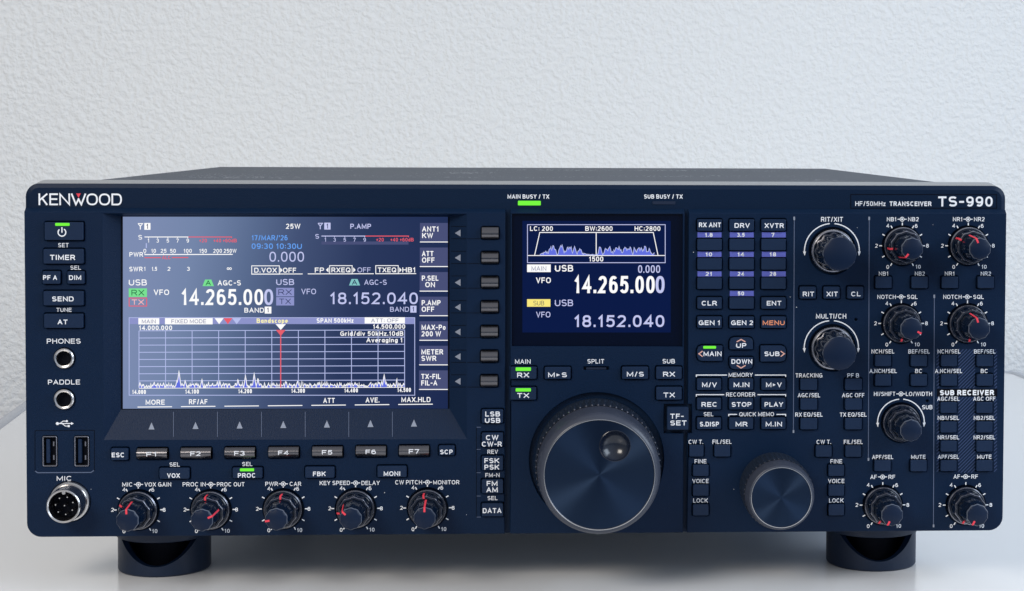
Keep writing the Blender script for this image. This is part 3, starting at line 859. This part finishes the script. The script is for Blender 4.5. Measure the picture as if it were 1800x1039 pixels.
# ---- tuning dials
def dial(pan, face_uv, H, rf, rr, rs, ro, hk, label, knurl, dimple=None, hole=0.0):
    c = at(*face_uv, H)
    if hole: HOLES[pan].append(circ(c, hole, 64))
    q = MB()
    kn = lambda t, i: 1 - 0.012 * (0.5 - 0.5 * cos(knurl * t)) if i in (1, 2) else 1
    NN = knurl * 8
    q.lathe(c, [(rs * 0.985, -0.0024), (rs * 0.985, 0.0030), (rs, 0.0036), (rs, hk), (rs * 0.978, hk + 0.00055)], 'rubber', NN, mod=lambda t, i: (1 - 0.034 * (0.5 - 0.5 * cos(knurl * t)) ** 0.6) if i in (2, 3) else 1, cap=False, keys=['rubber', 'rubber', 'rubber', 'rim'])  # pale rim band puts the highlights on the tooth tips into the colour
    q.lathe(c, [(rs * 0.971, hk + 0.0002), (ro, H - 0.0050), (ro - 0.0006, H - 0.0022), (rr + 0.0010, H - 0.0004), (rr + 0.00025, H), (rr, H), (rf, H - 0.0005)], 'skirt', 128, cap=False, keys=['skirt', 'skirt', 'skirt', 'skirt', 'chrome', 'chrome'])
    o = q.build('tuning_dial', RADIO, label)
    q = MB()
    hf = H - 0.0004
    if dimple:
        d = at(*dimple[:2], hf); rd = dimple[2]
        out = [Vector((x, z, 0)) for x, z in circ(c, rf, 128)]; inn = [Vector((x, z, 0)) for x, z in circ(d, rd, 48)]
        tri = tessellate_polygon([out, inn]); q.add([(a.x, -hf, a.y) for a in out + inn], [list(t) for t in tri], 'spun')
    else:
        q.poly(circ(c, rf, 128), hf, 'spun')
    q.build('dial_face', o)
    if dimple:
        q = MB(); pr = [(rd * 1.03, hf + 0.0001), (rd * 1.0, hf + 0.0002), (rd * 0.97, hf - 0.0001)]
        for i in range(1, 11):
            a = radians(52) * (1 - i / 10); pr.append((max(0.0002, rd * 0.97 * sin(a) / sin(radians(52))), hf - 0.0036 * (cos(a) - cos(radians(52))) / (1 - cos(radians(52)))))
        q.lathe(d, pr, 'gloss', 48, cap=True)
        q.build('finger_dimple', o)
    return c


dial('c', (1054, 835), 0.038, 0.0246, 0.0249, 0.0291, 0.0279, 0.0180, 'large tuning dial with a finger dimple', 64, (1081, 783.8, 0.0069), hole=0.0318)
dial('r', (1373.7, 875), 0.026, 0.0136, 0.0138, 0.0166, 0.0160, 0.0175, 'small tuning dial with a plain face', 44)

# ---- sockets on the left
for v, lb in ((630, 'round jack socket under the lettering PHONES'), (702, 'round jack socket under the lettering PADDLE')):
    c = at(112.5, v, 0.001); q = MB()
    HOLES['l'].append(circ(c, 0.0050, 36))
    q.lathe(c, [(0.0048, -0.0024), (0.0048, 0.0006), (0.0046, 0.0013), (0.0041, 0.0017), (0.0035, 0.0015), (0.00325, 0.0008), (0.0032, -0.0022)], 'chrome', 48, cap=False)
    q.poly(circ(c, 0.0033, 32), -0.0018, 'hole')
    q.build('jack_socket', RADIO, lb)
for u in (87, 143):
    c = at(u, 793.8, 0.0008); k = px(); q = MB()
    o_, i_ = rrect(c[0], c[1], 25 * k, 53 * k, 0.0007, 3), rrect(c[0], c[1], 21.6 * k, 49.6 * k, 0.0004, 3)
    HOLES['l'].append(offset(o_, -0.0002))
    q.plate(o_, [i_], -0.0024, 0.0006, 0.00015, 'rim')
    q.poly(i_, -0.0022, 'hole')
    q.prism(rrect(c[0] - 3.6 * k, c[1], 6.5 * k, 42 * k, 0.0002, 1), -0.0021, -0.0004, 0.0002, 'button')
    for dz in (-12, 12): q.poly(rrect(c[0] + 5 * k, c[1] + dz * k, 2.2 * k, 8 * k, 0, 1), -0.0015, 'rim')
    q.build('usb_port', RADIO, 'upright metal usb port, %s of the pair' % ('left' if u < 100 else 'right'))
c = at(111.2, 890.6, 0.0115); q = MB()
HOLES['l'].append(circ(c, 0.0096, 44))
q.lathe(c, [(0.0094, -0.0024), (0.0094, 0.0006), (0.0090, 0.0012), (0.0084, 0.0013), (0.0081, 0.0020), (0.0079, 0.0095), (0.0077, 0.0112), (0.0073, 0.0116), (0.0068, 0.0112), (0.0066, 0.0030)], 'chrome', 64, cap=False)
q.lathe(c, [(0.00665, 0.0030), (0.0064, 0.0034)], 'hole', 48, cap=True)
q.lathe((c[0], c[1] + 0.0062), [(0.0010, 0.003), (0.0010, 0.0104), (0.0008, 0.0107)], 'chrome', 16)
q.build('microphone_connector', RADIO, 'round chrome microphone connector with metal pins')
mic = bpy.data.objects['microphone_connector']
for i in range(8):
    a = radians(i * 360 / 7 + 18); r = 0.0041 if i < 7 else 0.0
    q = MB(); q.lathe((c[0] + r * sin(a), c[1] + r * cos(a)), [(0.00055, 0.003), (0.00055, 0.0088), (0.0003, 0.0094)], 'chrome', 14)
    q.build('contact_pin', mic)

# --- the three control panels, cut round everything that passes through them
Z373 = at(500, 373)[1]


def to(pts): return [at(u, v) for u, v in pts]


# left panel: outline follows the bezel's lower left corner; the screen sits in a funnel
edge = 0.2298; zb = 0.0243
def corner(cx, cz, r, a0, a1, n=8): return [(cx + r * cos(radians(a0 + (a1 - a0) * i / n)), cz + r * sin(radians(a0 + (a1 - a0) * i / n))) for i in range(n + 1)]


xl = at(887.8, 650)[0]
Lout = [(-edge, Z373)] + corner(-edge + 0.0066, zb + 0.0066, 0.0066, 180, 270) + [(xl, zb), (xl, Z373)]
fun_o = [(at(183, 600)[0], Z373 - 0.0008), (at(820, 600)[0], Z373 - 0.0008)] + to([(820, 771), (183, 772.5)])
HF = -0.0060
fun_i = [at(u, v, HF) for u, v in ((212.5, 380.3), (790, 380.3), (790, 718.3), (212.5, 720))]
PRINT['l'].plate(Lout, [fun_o] + HOLES['l'], -0.0034, 0.0, 0.00025, 'panel')
fo = offset(fun_o, -0.00025)
PRINT['l'].add([(x, -0.0, z) for x, z in fo] + [(x, -HF, z) for x, z in fun_i], [(0, 1, 5, 4), (1, 2, 6, 5), (2, 3, 7, 6), (3, 0, 4, 7)], 'panel')


def ledge(mb, xa, xb):
    zt = at(500, 366.3, BH)[1]
    mb.add([(xa, 0.0, Z373 - 0.0003), (xb, 0.0, Z373 - 0.0003), (xb, -BH - 0.0001, zt), (xa, -BH - 0.0001, zt), (xa, 0.003, Z373 - 0.0003), (xb, 0.003, Z373 - 0.0003)], [(0, 1, 2, 3), (0, 3, 4), (1, 2, 5)], 'bezel')


ledge(PRINT['l'], -edge, xl)
# arrows printed on the funnel's slopes
def slope_b(v): return HF * (771.5 - v) / (771.5 - 719.2)
def slope_r(u): return HF * (820 - u) / (820 - 790)
def tri3(mb, pts, hf, key='grey'):
    vs = []
    for u, v in pts:
        h = hf(u, v) + 0.00012; x, z = at(u, v, h); vs.append((x, -h, z))
    mb.add(vs, [list(range(len(vs)))], key)


for i, cx in enumerate((266.4, 343.7, 421.2, 498, 574.6, 651.2, 727.7)):
    v = 749 - 0.85 * i
    tri3(PRINT['l'], [(cx - 5.3, v + 6), (cx + 5.3, v + 6), (cx, v - 6.5)], lambda u, w: slope_b(w))
    if i < 6:
        uu = cx + 38.5
        tri3(PRINT['l'], [(uu - 0.45, 724), (uu + 0.45, 724), (uu + 0.45, 768), (uu - 0.45, 768)], lambda u, w: slope_b(w), 'line')
for i in range(7):
    v = 409.8 + 43.45 * i
    tri3(PRINT['l'], [(809.5, v - 6), (809.5, v + 6), (799.5, v)], lambda u, w: slope_r(u))
    for dv in (-12, 9.5):
        tri3(PRINT['l'], [(793, v + dv), (819, v + dv), (819, v + dv + 0.8), (793, v + dv + 0.8)], lambda u, w: slope_r(u), 'hole')
    PRINT['l'].pline([(821, v + 10), (844, v + 10)], 0.9, 0.00006, 'hole')
PRINT['l'].build('control_panel', RADIO, 'front panel section round the main screen')

# centre panel with a notch for the TF-SET key and a window for the small display
cl, crr = at(897.2, 650)[0], at(1202, 650)[0]
tfz0, tfz1, tfx = at(1190, 761.5)[1], at(1190, 710.5)[1], at(1167, 735)[0]
Cout = [(cl, Z373), (cl, zb), (crr, zb), (crr, tfz0), (tfx, tfz0), (tfx, tfz1), (crr, tfz1), (crr, Z373)]
win = [(at(899.5, 500)[0], Z373 - 0.0006), (at(1199.8, 500)[0], Z373 - 0.0006)] + to([(1199.8, 609.5), (899.5, 609)])
HOLES['c'].append(rrect(*at(1048, 647.5), 45 * px(), 6.2 * px(), 0.0003, 1))
PRINT['c'].plate(Cout, [win] + HOLES['c'], -0.0034, 0.0, 0.00025, 'panel')
ledge(PRINT['c'], cl, crr)
cpan = PRINT['c'].build('control_panel', RADIO, 'front panel section round the big tuning dial')
led_bar(1030, 645.2, 1066, 649.8, -0.0012, cpan, False)

rl = at(1209.2, 650)[0]; tfx2 = at(1216, 735)[0]
Rout = [(rl, Z373), (rl, tfz1), (tfx2, tfz1), (tfx2, tfz0), (rl, tfz0), (rl, zb)] + corner(edge - 0.0066, zb + 0.0066, 0.0066, 270, 360) + [(edge, Z373)]
PRINT['r'].plate(Rout, HOLES['r'], -0.0034, 0.0, 0.00025, 'panel')
ledge(PRINT['r'], rl, edge)
PRINT['r'].build('control_panel', RADIO, 'front panel section with the keypad and the receiver knobs')

# ================================================================== MAIN SCREEN
s = MB(); HS = HF + 0.0002; D = 0.00006
s.prect(209, 376, 794, 724, HF - 0.0001, 'hole')
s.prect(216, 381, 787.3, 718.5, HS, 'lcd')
e1, e2, e3 = HS + D, HS + 2 * D, HS + 3 * D


def T(t, u, v, hp, wp, key='ewhite', wt=0.17, al='c', h=None): s.text(t, u, v, hp, wp, key, h or e2, wt, al)


def antenna(u, v, key):
    s.pline([(u - 4, v - 5), (u + 4, v - 5), (u, v), (u - 4, v - 5)], 1.4, e2, key); s.pline([(u, v - 2), (u, v + 5.5)], 1.7, e3, key)


antenna(246.7, 398, 'ewhite'); s.prect(253.7, 392, 264.5, 404, e1, 'ewhite'); T('1', 259, 398, 8.5, 3.5, 'eink', 0.16)
antenna(563, 397.5, 'edim'); s.prect(570, 391.5, 581, 403.5, e1, 'edim'); T('1', 575.5, 397.5, 8.5, 3.5, 'eink', 0.16)


def smeter(u0, v, key):
    T('S', u0 - 7.5, v + 0.5, 8, 6.5, key, 0.15)
    s.pline([(u0, v), (u0 + 77, v)], 1.5, e1, key); s.pline([(u0 + 77, v), (u0 + 153, v), (u0 + 153, v + 2)], 1.5, e1, 'ered')
    for t, dx in (('1', 7), ('3', 23), ('5', 41), ('7', 58), ('9', 76)):
        T(t, u0 + dx, v + 6.5, 6.6, 3 if t == '1' else 4.4, key, 0.15); s.pline([(u0 + dx, v), (u0 + dx, v + 2.5)], 1, e3, key)
    for t, dx, w in (('+20', 103, 13), ('+40', 128, 13), ('+60dB', 150, 24)): T(t, u0 + dx, v + 6.3, 6.2, w, 'ered', 0.16)


smeter(254, 416.6, 'ewhite'); smeter(565, 415, 'edim')
s.prect(256.3, 427.5, 258, 436, e1, 'egrid')
s.prect(565, 424.5, 718, 430, e1 - 0.00003, 'ekey')
T('PWR', 239.5, 447.3, 8, 23.5)
for t, u, w in (('0', 254.5, 5), ('10', 270, 8), ('25', 287.5, 10), ('50', 304, 10), ('100', 330, 14), ('150', 357, 13), ('200', 382.5, 15), ('250W', 404.5, 22)):
    T(t, u, 441, 6.8, w, 'ewhite', 0.16); s.pline([(u, 444.8), (u, 447.5)], 1, e3, 'ewhite')
s.pline([(254, 447.6), (409, 447.2)], 1.6, e1, 'ewhite')
s.pline([(254, 453), (283, 452.9)], 1.5, e1, 'ered'); s.pline([(302, 452.8), (331, 452.7)], 1.5, e1, 'ered'); T('ALC', 292.5, 452.7, 6, 15, 'ered')
T('SWR', 239, 473, 8, 23)
for t, u, w in (('1', 254.5, 2.8), ('1.5', 271.5, 9), ('2', 297, 5), ('3', 331, 5)): T(t, u, 472.6, 6.8, w)
k = px(e2); c = at(403, 472.3, e2)
for dx in (-2.1, 2.1): s.ribbon(circ((c[0] + dx * k, c[1]), 1.7 * k, 12), 0.55 * k, e2 + dx * 1e-5, 'ewhite', True)
T('25W', 515.3, 397.8, 8.8, 25); T('P.AMP', 634, 397.8, 8.8, 36, 'edim')
T("17/MAR/'26", 474, 418, 9, 62, 'eblue', 0.16); T('09:30 10:30U', 486.5, 432.8, 9.6, 87, 'eblue', 0.16)
T('0.000', 504, 451.3, 17.5, 60, 'edim', 0.12)
s.pbox(442.5, 467.3, 491, 482, 1.3, e1, 'ewhite'); T('D.VOX', 466.7, 475, 8.5, 39); s.ppoly([(492.5, 470.5), (496.5, 475), (492.5, 479.5)], e1, 'ewhite'); T('OFF', 509, 475, 8.6, 23)
s.pline([(442, 481.8), (532, 481.6)], 1.4, e3, 'ewhite')
T('FP', 561.5, 474.8, 8.8, 16); s.ppoly([(577.5, 470), (573, 474.5), (577.5, 479)], e1, 'ewhite'); s.pbox(579.5, 467, 619, 481.5, 1.3, e1, 'ewhite'); T('RXEQ', 599.3, 474.6, 8.5, 33)
s.ppoly([(621, 470), (625, 474.5), (621, 479)], e1, 'ewhite'); T('OFF', 640, 474.5, 8.6, 23, 'edim', 0.13); s.pline([(541, 481.5), (657, 481.2)], 1.4, e3, 'ewhite')
s.pbox(660.5, 467, 700, 481.2, 1.3, e1, 'ewhite'); T('TXEQ', 680.3, 474.5, 8.5, 32); s.ppoly([(702, 470), (706, 474.5), (702, 479)], e1, 'ewhite'); T('HB1', 718.8, 474.5, 8.8, 23); s.pline([(660, 481.2), (731.5, 481)], 1.4, e3, 'ewhite')
for u, key in ((242.3, 'ewhite'), (501.3, 'edim')): T('USB', u, 496.5 if u < 300 else 495.8, 10.5, 31, key, 0.15)
s.ppoly([(360.5, 491.5), (371.5, 491.5), (376, 503), (356, 503)], e1, 'egreen'); T('A', 366, 497.3, 8.5, 9, 'egreenink', 0.16)
s.ppoly([(618, 490.5), (628.5, 490.5), (633, 501.8), (613.5, 501.8)], e1, 'eteal'); T('A', 623.2, 496.3, 8.5, 9, 'eink', 0.16)
T('AGC-S', 403, 497.3, 9, 40); T('AGC-S', 660, 496.2, 9, 39, 'edim', 0.14)
s.prect(226.3, 507, 258.3, 522, e1, 'egreen'); T('RX', 242.3, 514.5, 10, 22, 'egreenink', 0.14)
s.pbox(227, 524, 257.8, 538, 1.5, e1, 'ered'); T('TX', 242.3, 531, 9, 21, 'epink', 0.15)
s.prect(485.5, 506, 517, 521, e1, 'elav'); T('RX', 501, 513.5, 9.5, 23, 'eink', 0.12); s.prect(485.5, 522.3, 517, 537, e1, 'elav'); T('TX', 501, 529.8, 9.5, 20, 'eink', 0.12)
T('VFO', 283.8, 513.8, 9.6, 26.5); T('VFO', 542.6, 512.4, 9.6, 25.5, 'edim', 0.14)
T('14.265.00', 391, 522.3, 28, 141, 'ewhite', 0.155); T('0', 472.3, 522.3, 28, 15.5, 'edim', 0.15)
T('18.152.040', 657.5, 524.5, 20.5, 153, 'edim', 0.15)
T('BAND', 446.8, 545.3, 8.4, 34); s.prect(465.3, 539, 477, 551.2, e1, 'ewhite'); T('1', 471, 545, 8, 3.5, 'eink', 0.16)
T('BAND', 702.3, 543.7, 8.4, 33, 'edim', 0.14); s.prect(721.3, 537.5, 732, 549.5, e1, 'edim'); T('1', 726.5, 543.5, 8, 3.5, 'eink', 0.16)
# band scope
s.pbox(227, 558.5, 729, 694.8, 1.2, e1, 'egrid'); s.prect(227.5, 558.8, 728.5, 569.7, e1, 'elav')
s.prect(243.2, 559.3, 280, 570.3, e2, 'ewhite'); T('MAIN', 261.5, 565, 6.8, 24, 'eslate', 0.14, h=e3)
s.prect(290, 559.2, 373.8, 570.2, e2, 'ewhite'); T('FIXED MODE', 331.8, 564.8, 6.8, 60, 'eslate', 0.14, h=e3)
s.prect(641, 557.8, 711.8, 568.7, e2, 'ewhite'); T('ATT: OFF', 676.5, 563.3, 6.8, 48, 'eslate', 0.14, h=e3)
for u, key in ((385.2, 'ewhite'), (400.6, 'ered'), (416, 'egrid')): s.ppoly([(u - 8, 559.3), (u + 8, 559.3), (u, 569.8)], e2, key)
T('Bandscope', 478.5, 563.8, 8, 54, 'ecream', 0.2, h=e2); T('SPAN 500kHz', 589, 563.5, 7.8, 64, 'ewhite', 0.19)
T('14.000.000', 273.5, 576.3, 8, 57, 'ewhite', 0.19); T('14.500.000', 684, 574, 8, 56, 'ewhite', 0.19)
g0, g1 = 244.3, 711.2
for i in range(11):
    u = g0 + (g1 - g0) * i / 10; s.pline([(u, 581.6 - 1.7 * i / 10), (u, 682.3 - 1.2 * i / 10)], 1.25, e1, 'egrid')
for i in range(9):
    v = 581.6 + 12.58 * i; s.pline([(g0, v), (g1, v - 1.6)], 1.25 if i < 8 else 1.6, e1 + 0.00001, 'egrid' if i < 8 else 'ewhite')
pk = {246: 10, 271: 11, 282: 8, 301: 7, 311: 14, 314.6: 31, 320: 8, 325.5: 14, 337: 6, 346: 8, 355: 15.5, 366: 7, 386.5: 12, 397: 8, 414: 9, 418.3: 16, 431.5: 22, 441: 8, 446.8: 26, 453.5: 18, 458: 8, 472: 8, 487: 6,
      502: 10, 509: 7, 518: 6, 523: 12.5, 535: 6, 546: 7, 553: 6, 559: 9.5, 562: 9, 568: 6, 581: 7, 598: 6, 615: 8, 619: 8, 636: 5, 650: 7, 660: 7, 667: 9, 671: 11, 675.3: 23.5, 679: 9, 692: 8, 697: 6, 703: 7.5, 709: 6}
tr = []
u = g0
while u < g1:
    y = 0.8 + abs(random.gauss(0, 2.9)) * (1.0 if random.random() < 0.85 else 2.0)
    for c_, h_ in pk.items(): y = max(y, h_ * max(0, 1 - abs(u - c_) / (1.6 + h_ * 0.06)))
    tr.append((u, 681.8 - 1.3 * (u - g0) / (g1 - g0) - y)); u += 0.9
for (ua, va), (ub, vb) in zip(tr, tr[1:]):
    bl = 682.0 - 1.3 * (ua - g0) / (g1 - g0)
    if min(bl - va, bl - vb) > 3: s.ppoly([(ua, va), (ub, vb), (ub, bl), (ua, bl)], e1 + 0.00002, 'etrace')
s.pline(tr, 1.3, e2, 'ewhite')
s.pline([(493.4, 583), (493.4, 681.3)], 1.9, e2 + 0.00002, 'ered')
s.ppoly([(484.5, 569.8), (502.5, 569.8), (493.5, 580)], e3, 'ewhite'); s.ppoly([(485, 580), (502, 580), (493.5, 590.5)], e3, 'ered')
T('Grid/div 50kHz.10dB', 709, 586.3, 8, 110, 'ewhite', 0.18, 'r'); T('Averaging 1', 707.5, 597.8, 8, 63, 'ewhite', 0.18, 'r')
for i, t in enumerate(('14.000', '14.100', '14.200', '14.300', '14.400', '14.500')): T(t, 244.5 + 93.2 * i, 689 - 0.7 * i, 7.4, 23.5, 'ewhite', 0.2)
for i, t in enumerate((('MORE', 33), ('RF/AF', 32), None, None, ('ATT', 20), ('AVE.', 24), ('MAX.HLD', 51))):
    u = 272 + 76.4 * i; v = 715.6 - 0.75 * i
    s.pline([(u - 30.3, v), (u + 30.3, v - 0.6)], 1.5, e1, 'ewhite')
    if t: T(t[0], u + (0.8 if i != 1 else 0), v - 8.6, 8.8, t[1], 'ewhite', 0.17)
for i, (a, wa, b_, wb) in enumerate((('ANT1', 29, 'KW', 19), ('ATT', 20, 'OFF', 22), ('P.SEL', 29, 'ON', 17), ('P.AMP', 33, 'OFF', 22), ('MAX-Po', 42, '200 W', 34), ('METER', 38, 'SWR', 26), ('TX-FIL', 34, 'FIL-A', 28))):
    v = 392 + 43.2 * i
    s.prect(738.2 - 0.25 * i, v, 787, v + 32.5, e1, 'ekey'); s.pline([(738.2 - 0.25 * i, v + 33.4), (787, v + 33.4)], 1.5, e2, 'ewhite')
    T(a, 742 - 0.25 * i, v + 10.6, 9, wa, 'ewhite', 0.18, 'l'); T(b_, (742 if b_ != 'ON' else 748) - 0.25 * i, v + 22, 9, wb, 'ewhite', 0.18, 'l')
s.build('main_display', RADIO, 'large lit screen with meters and a band scope')

# ================================================================== SMALL SCREEN
s = MB(); HG = -0.0016
s.prect(898, 373.5, 1201.3, 610.5, HG, 'glass')
e0, e1, e2, e3 = HG + D * 0.8, HG + 2 * D, HG + 3 * D, HG + 4 * D
s.prect(918.3, 388.3, 1179, 584.5, e0, 'enavy')
s.pbox(927.2, 395, 1169.3, 461.8, 1.2, e1, 'edim')
T('LC: 200', 951.7, 401.8, 8.2, 40, h=e2); T('BW:2600', 1052.8, 401.8, 8.2, 48, h=e2); T('HC:2800', 1138.2, 401.8, 8.2, 45.5, h=e2)
s.pline([(939.7, 449), (948.8, 408.7), (1148.3, 408.7), (1156.7, 449)], 1.4, e1, 'ewhite'); s.pline([(1048, 408.7), (1048, 449)], 1.5, e1, 'ewhite'); s.pline([(927.5, 449.2), (1169, 449.2)], 1.3, e1, 'ewhite')
tr = []; u = 949.0
while u < 1151:
    env = 0.0
    if u < 1034: env = max(0.12, min(1, (u - 948) / 18)) * (1 if u < 1012 else max(0.25, 1 - (u - 1012) / 26))
    elif u > 1051: env = min(1, (u - 1050) / 4) * (1 if u < 1140 else max(0.3, 1 - (u - 1140) / 14))
    y = env * (5.0 + 6.0 * sin(u * 0.55) * sin(u * 0.173 + 1) + 7.5 * random.random()) if env else random.random() * 2
    for c_, h_ in ((972.5, 19), (988, 19), (1010, 16), (998, 16), (1055, 15), (1083, 15), (1098, 14), (1108, 15.5), (1127, 14)): y = max(y, h_ * max(0, 1 - abs(u - c_) / 4.5))
    tr.append((u, 448.8 - max(0.6, y))); u += 1.15
for (ua, va), (ub, vb) in zip(tr, tr[1:]): s.ppoly([(ua, va), (ub, vb), (ub, 448.8), (ua, 448.8)], e0 + 0.00003, 'etrace')
s.pline(tr, 1.2, e2, 'egrid')
T('1500', 1048, 455.3, 8.8, 25, h=e2)
s.prect(926.5, 465, 968, 478.3, e1, 'ewhite'); T('MAIN', 947.3, 472, 8, 26, 'eslate', 0.13, h=e2); s.prect(926.5, 526, 967.5, 539.2, e1, 'eyellow'); T('SUB', 947, 532.8, 8, 19, 'eink', 0.1, h=e2)
T('USB', 991.5, 471.6, 11.5, 32, h=e2); T('0.000', 1141, 473, 13.5, 39, 'edim', 0.14, h=e2); T('VFO', 955.3, 492.7, 10, 26, h=e2)
T('14.265.00', 1080.5, 500.3, 30.5, 141.5, 'ewhite', 0.165, h=e2); T('0', 1160.3, 500.3, 30.5, 15.8, 'edim', 0.16, h=e2)
T('USB', 991.4, 532.4, 11.5, 32, 'edim', 0.14, h=e2); T('VFO', 955, 553, 10, 25, 'edim', 0.14, h=e2); T('18.152.040', 1088.8, 564.5, 21, 159, 'edim', 0.165, h=e2)
s.build('small_display', RADIO, 'small dark lit screen above the tuning dial')

# ================================================================== FEET
for u, v, hand in ((287, 960, 'left'), (1534, 950, 'right')):
    cx = -0.1748 if hand == 'left' else 0.1743
    cy, R = 0.0410, 0.0222
    q = MB(); n = 72; rows = []

    def rim(t):                                       # t = 0 faces the viewer; the ring is cut away in front like a scoop
        return min(0.0172, 0.0050 + 0.0285 * (1 - cos(t)))
    def P3(r, t, z): return (cx + r * sin(t), cy - r * cos(t), z)
    ts = [2 * pi * i / n for i in range(n)]
    q.add([P3(R - 0.0006, t, 0.0) for t in ts] + [P3(R, t, 0.0008) for t in ts] + [P3(R, t, rim(t)) for t in ts] + [P3(R - 0.0030, t, rim(t)) for t in ts] + [P3(R - 0.0032, t, 0.0015) for t in ts],
          [(a * n + i, a * n + (i + 1) % n, (a + 1) * n + (i + 1) % n, (a + 1) * n + i) for a in range(4) for i in range(n)], 'foot', True)
    q.add([P3(R - 0.0031, t, 0.0016) for t in ts], [list(range(n))], 'hole')
    q.add([P3(R - 0.0002, t, 0.0165) for t in ts], [list(range(n))], 'foot')
    q.add([P3(R - 0.0085, t, 0.0016) for t in ts] + [P3(R - 0.0085, t, 0.0164) for t in ts], [(i, (i + 1) % n, n + (i + 1) % n, n + i) for i in range(n)], 'hole')
    q.add([P3(R - 0.0002, t, 0.0166) for t in ts] + [P3(R + 0.0008, t, 0.0170) for t in ts] + [P3(R + 0.0014, t, 0.0226) for t in ts] + [P3(R, t, 0.031) for t in ts],
          [(a * n + i, a * n + (i + 1) % n, (a + 1) * n + (i + 1) % n, (a + 1) * n + i) for a in range(3) for i in range(n)] + [list(range(n))], 'foot', True)
    q.build('foot', RADIO, 'round black foot with a scooped front, %s of the pair' % hand)
for cx in (-0.160, 0.160):                            # plain rear feet that carry the back of the cabinet
    q = MB(); n = 40; ts = [2 * pi * i / n for i in range(n)]
    def ring_(r, z): return [(cx + r * sin(t), 0.345 - r * cos(t), z) for t in ts]
    q.add(ring_(0.0170, 0.0) + ring_(0.0180, 0.0015) + ring_(0.0180, 0.0300), [(a * n + i, a * n + (i + 1) % n, (a + 1) * n + (i + 1) % n, (a + 1) * n + i) for a in range(2) for i in range(n)] + [list(range(n))], 'foot', True)
    q.build('foot', RADIO, 'plain round foot under the back of the cabinet')
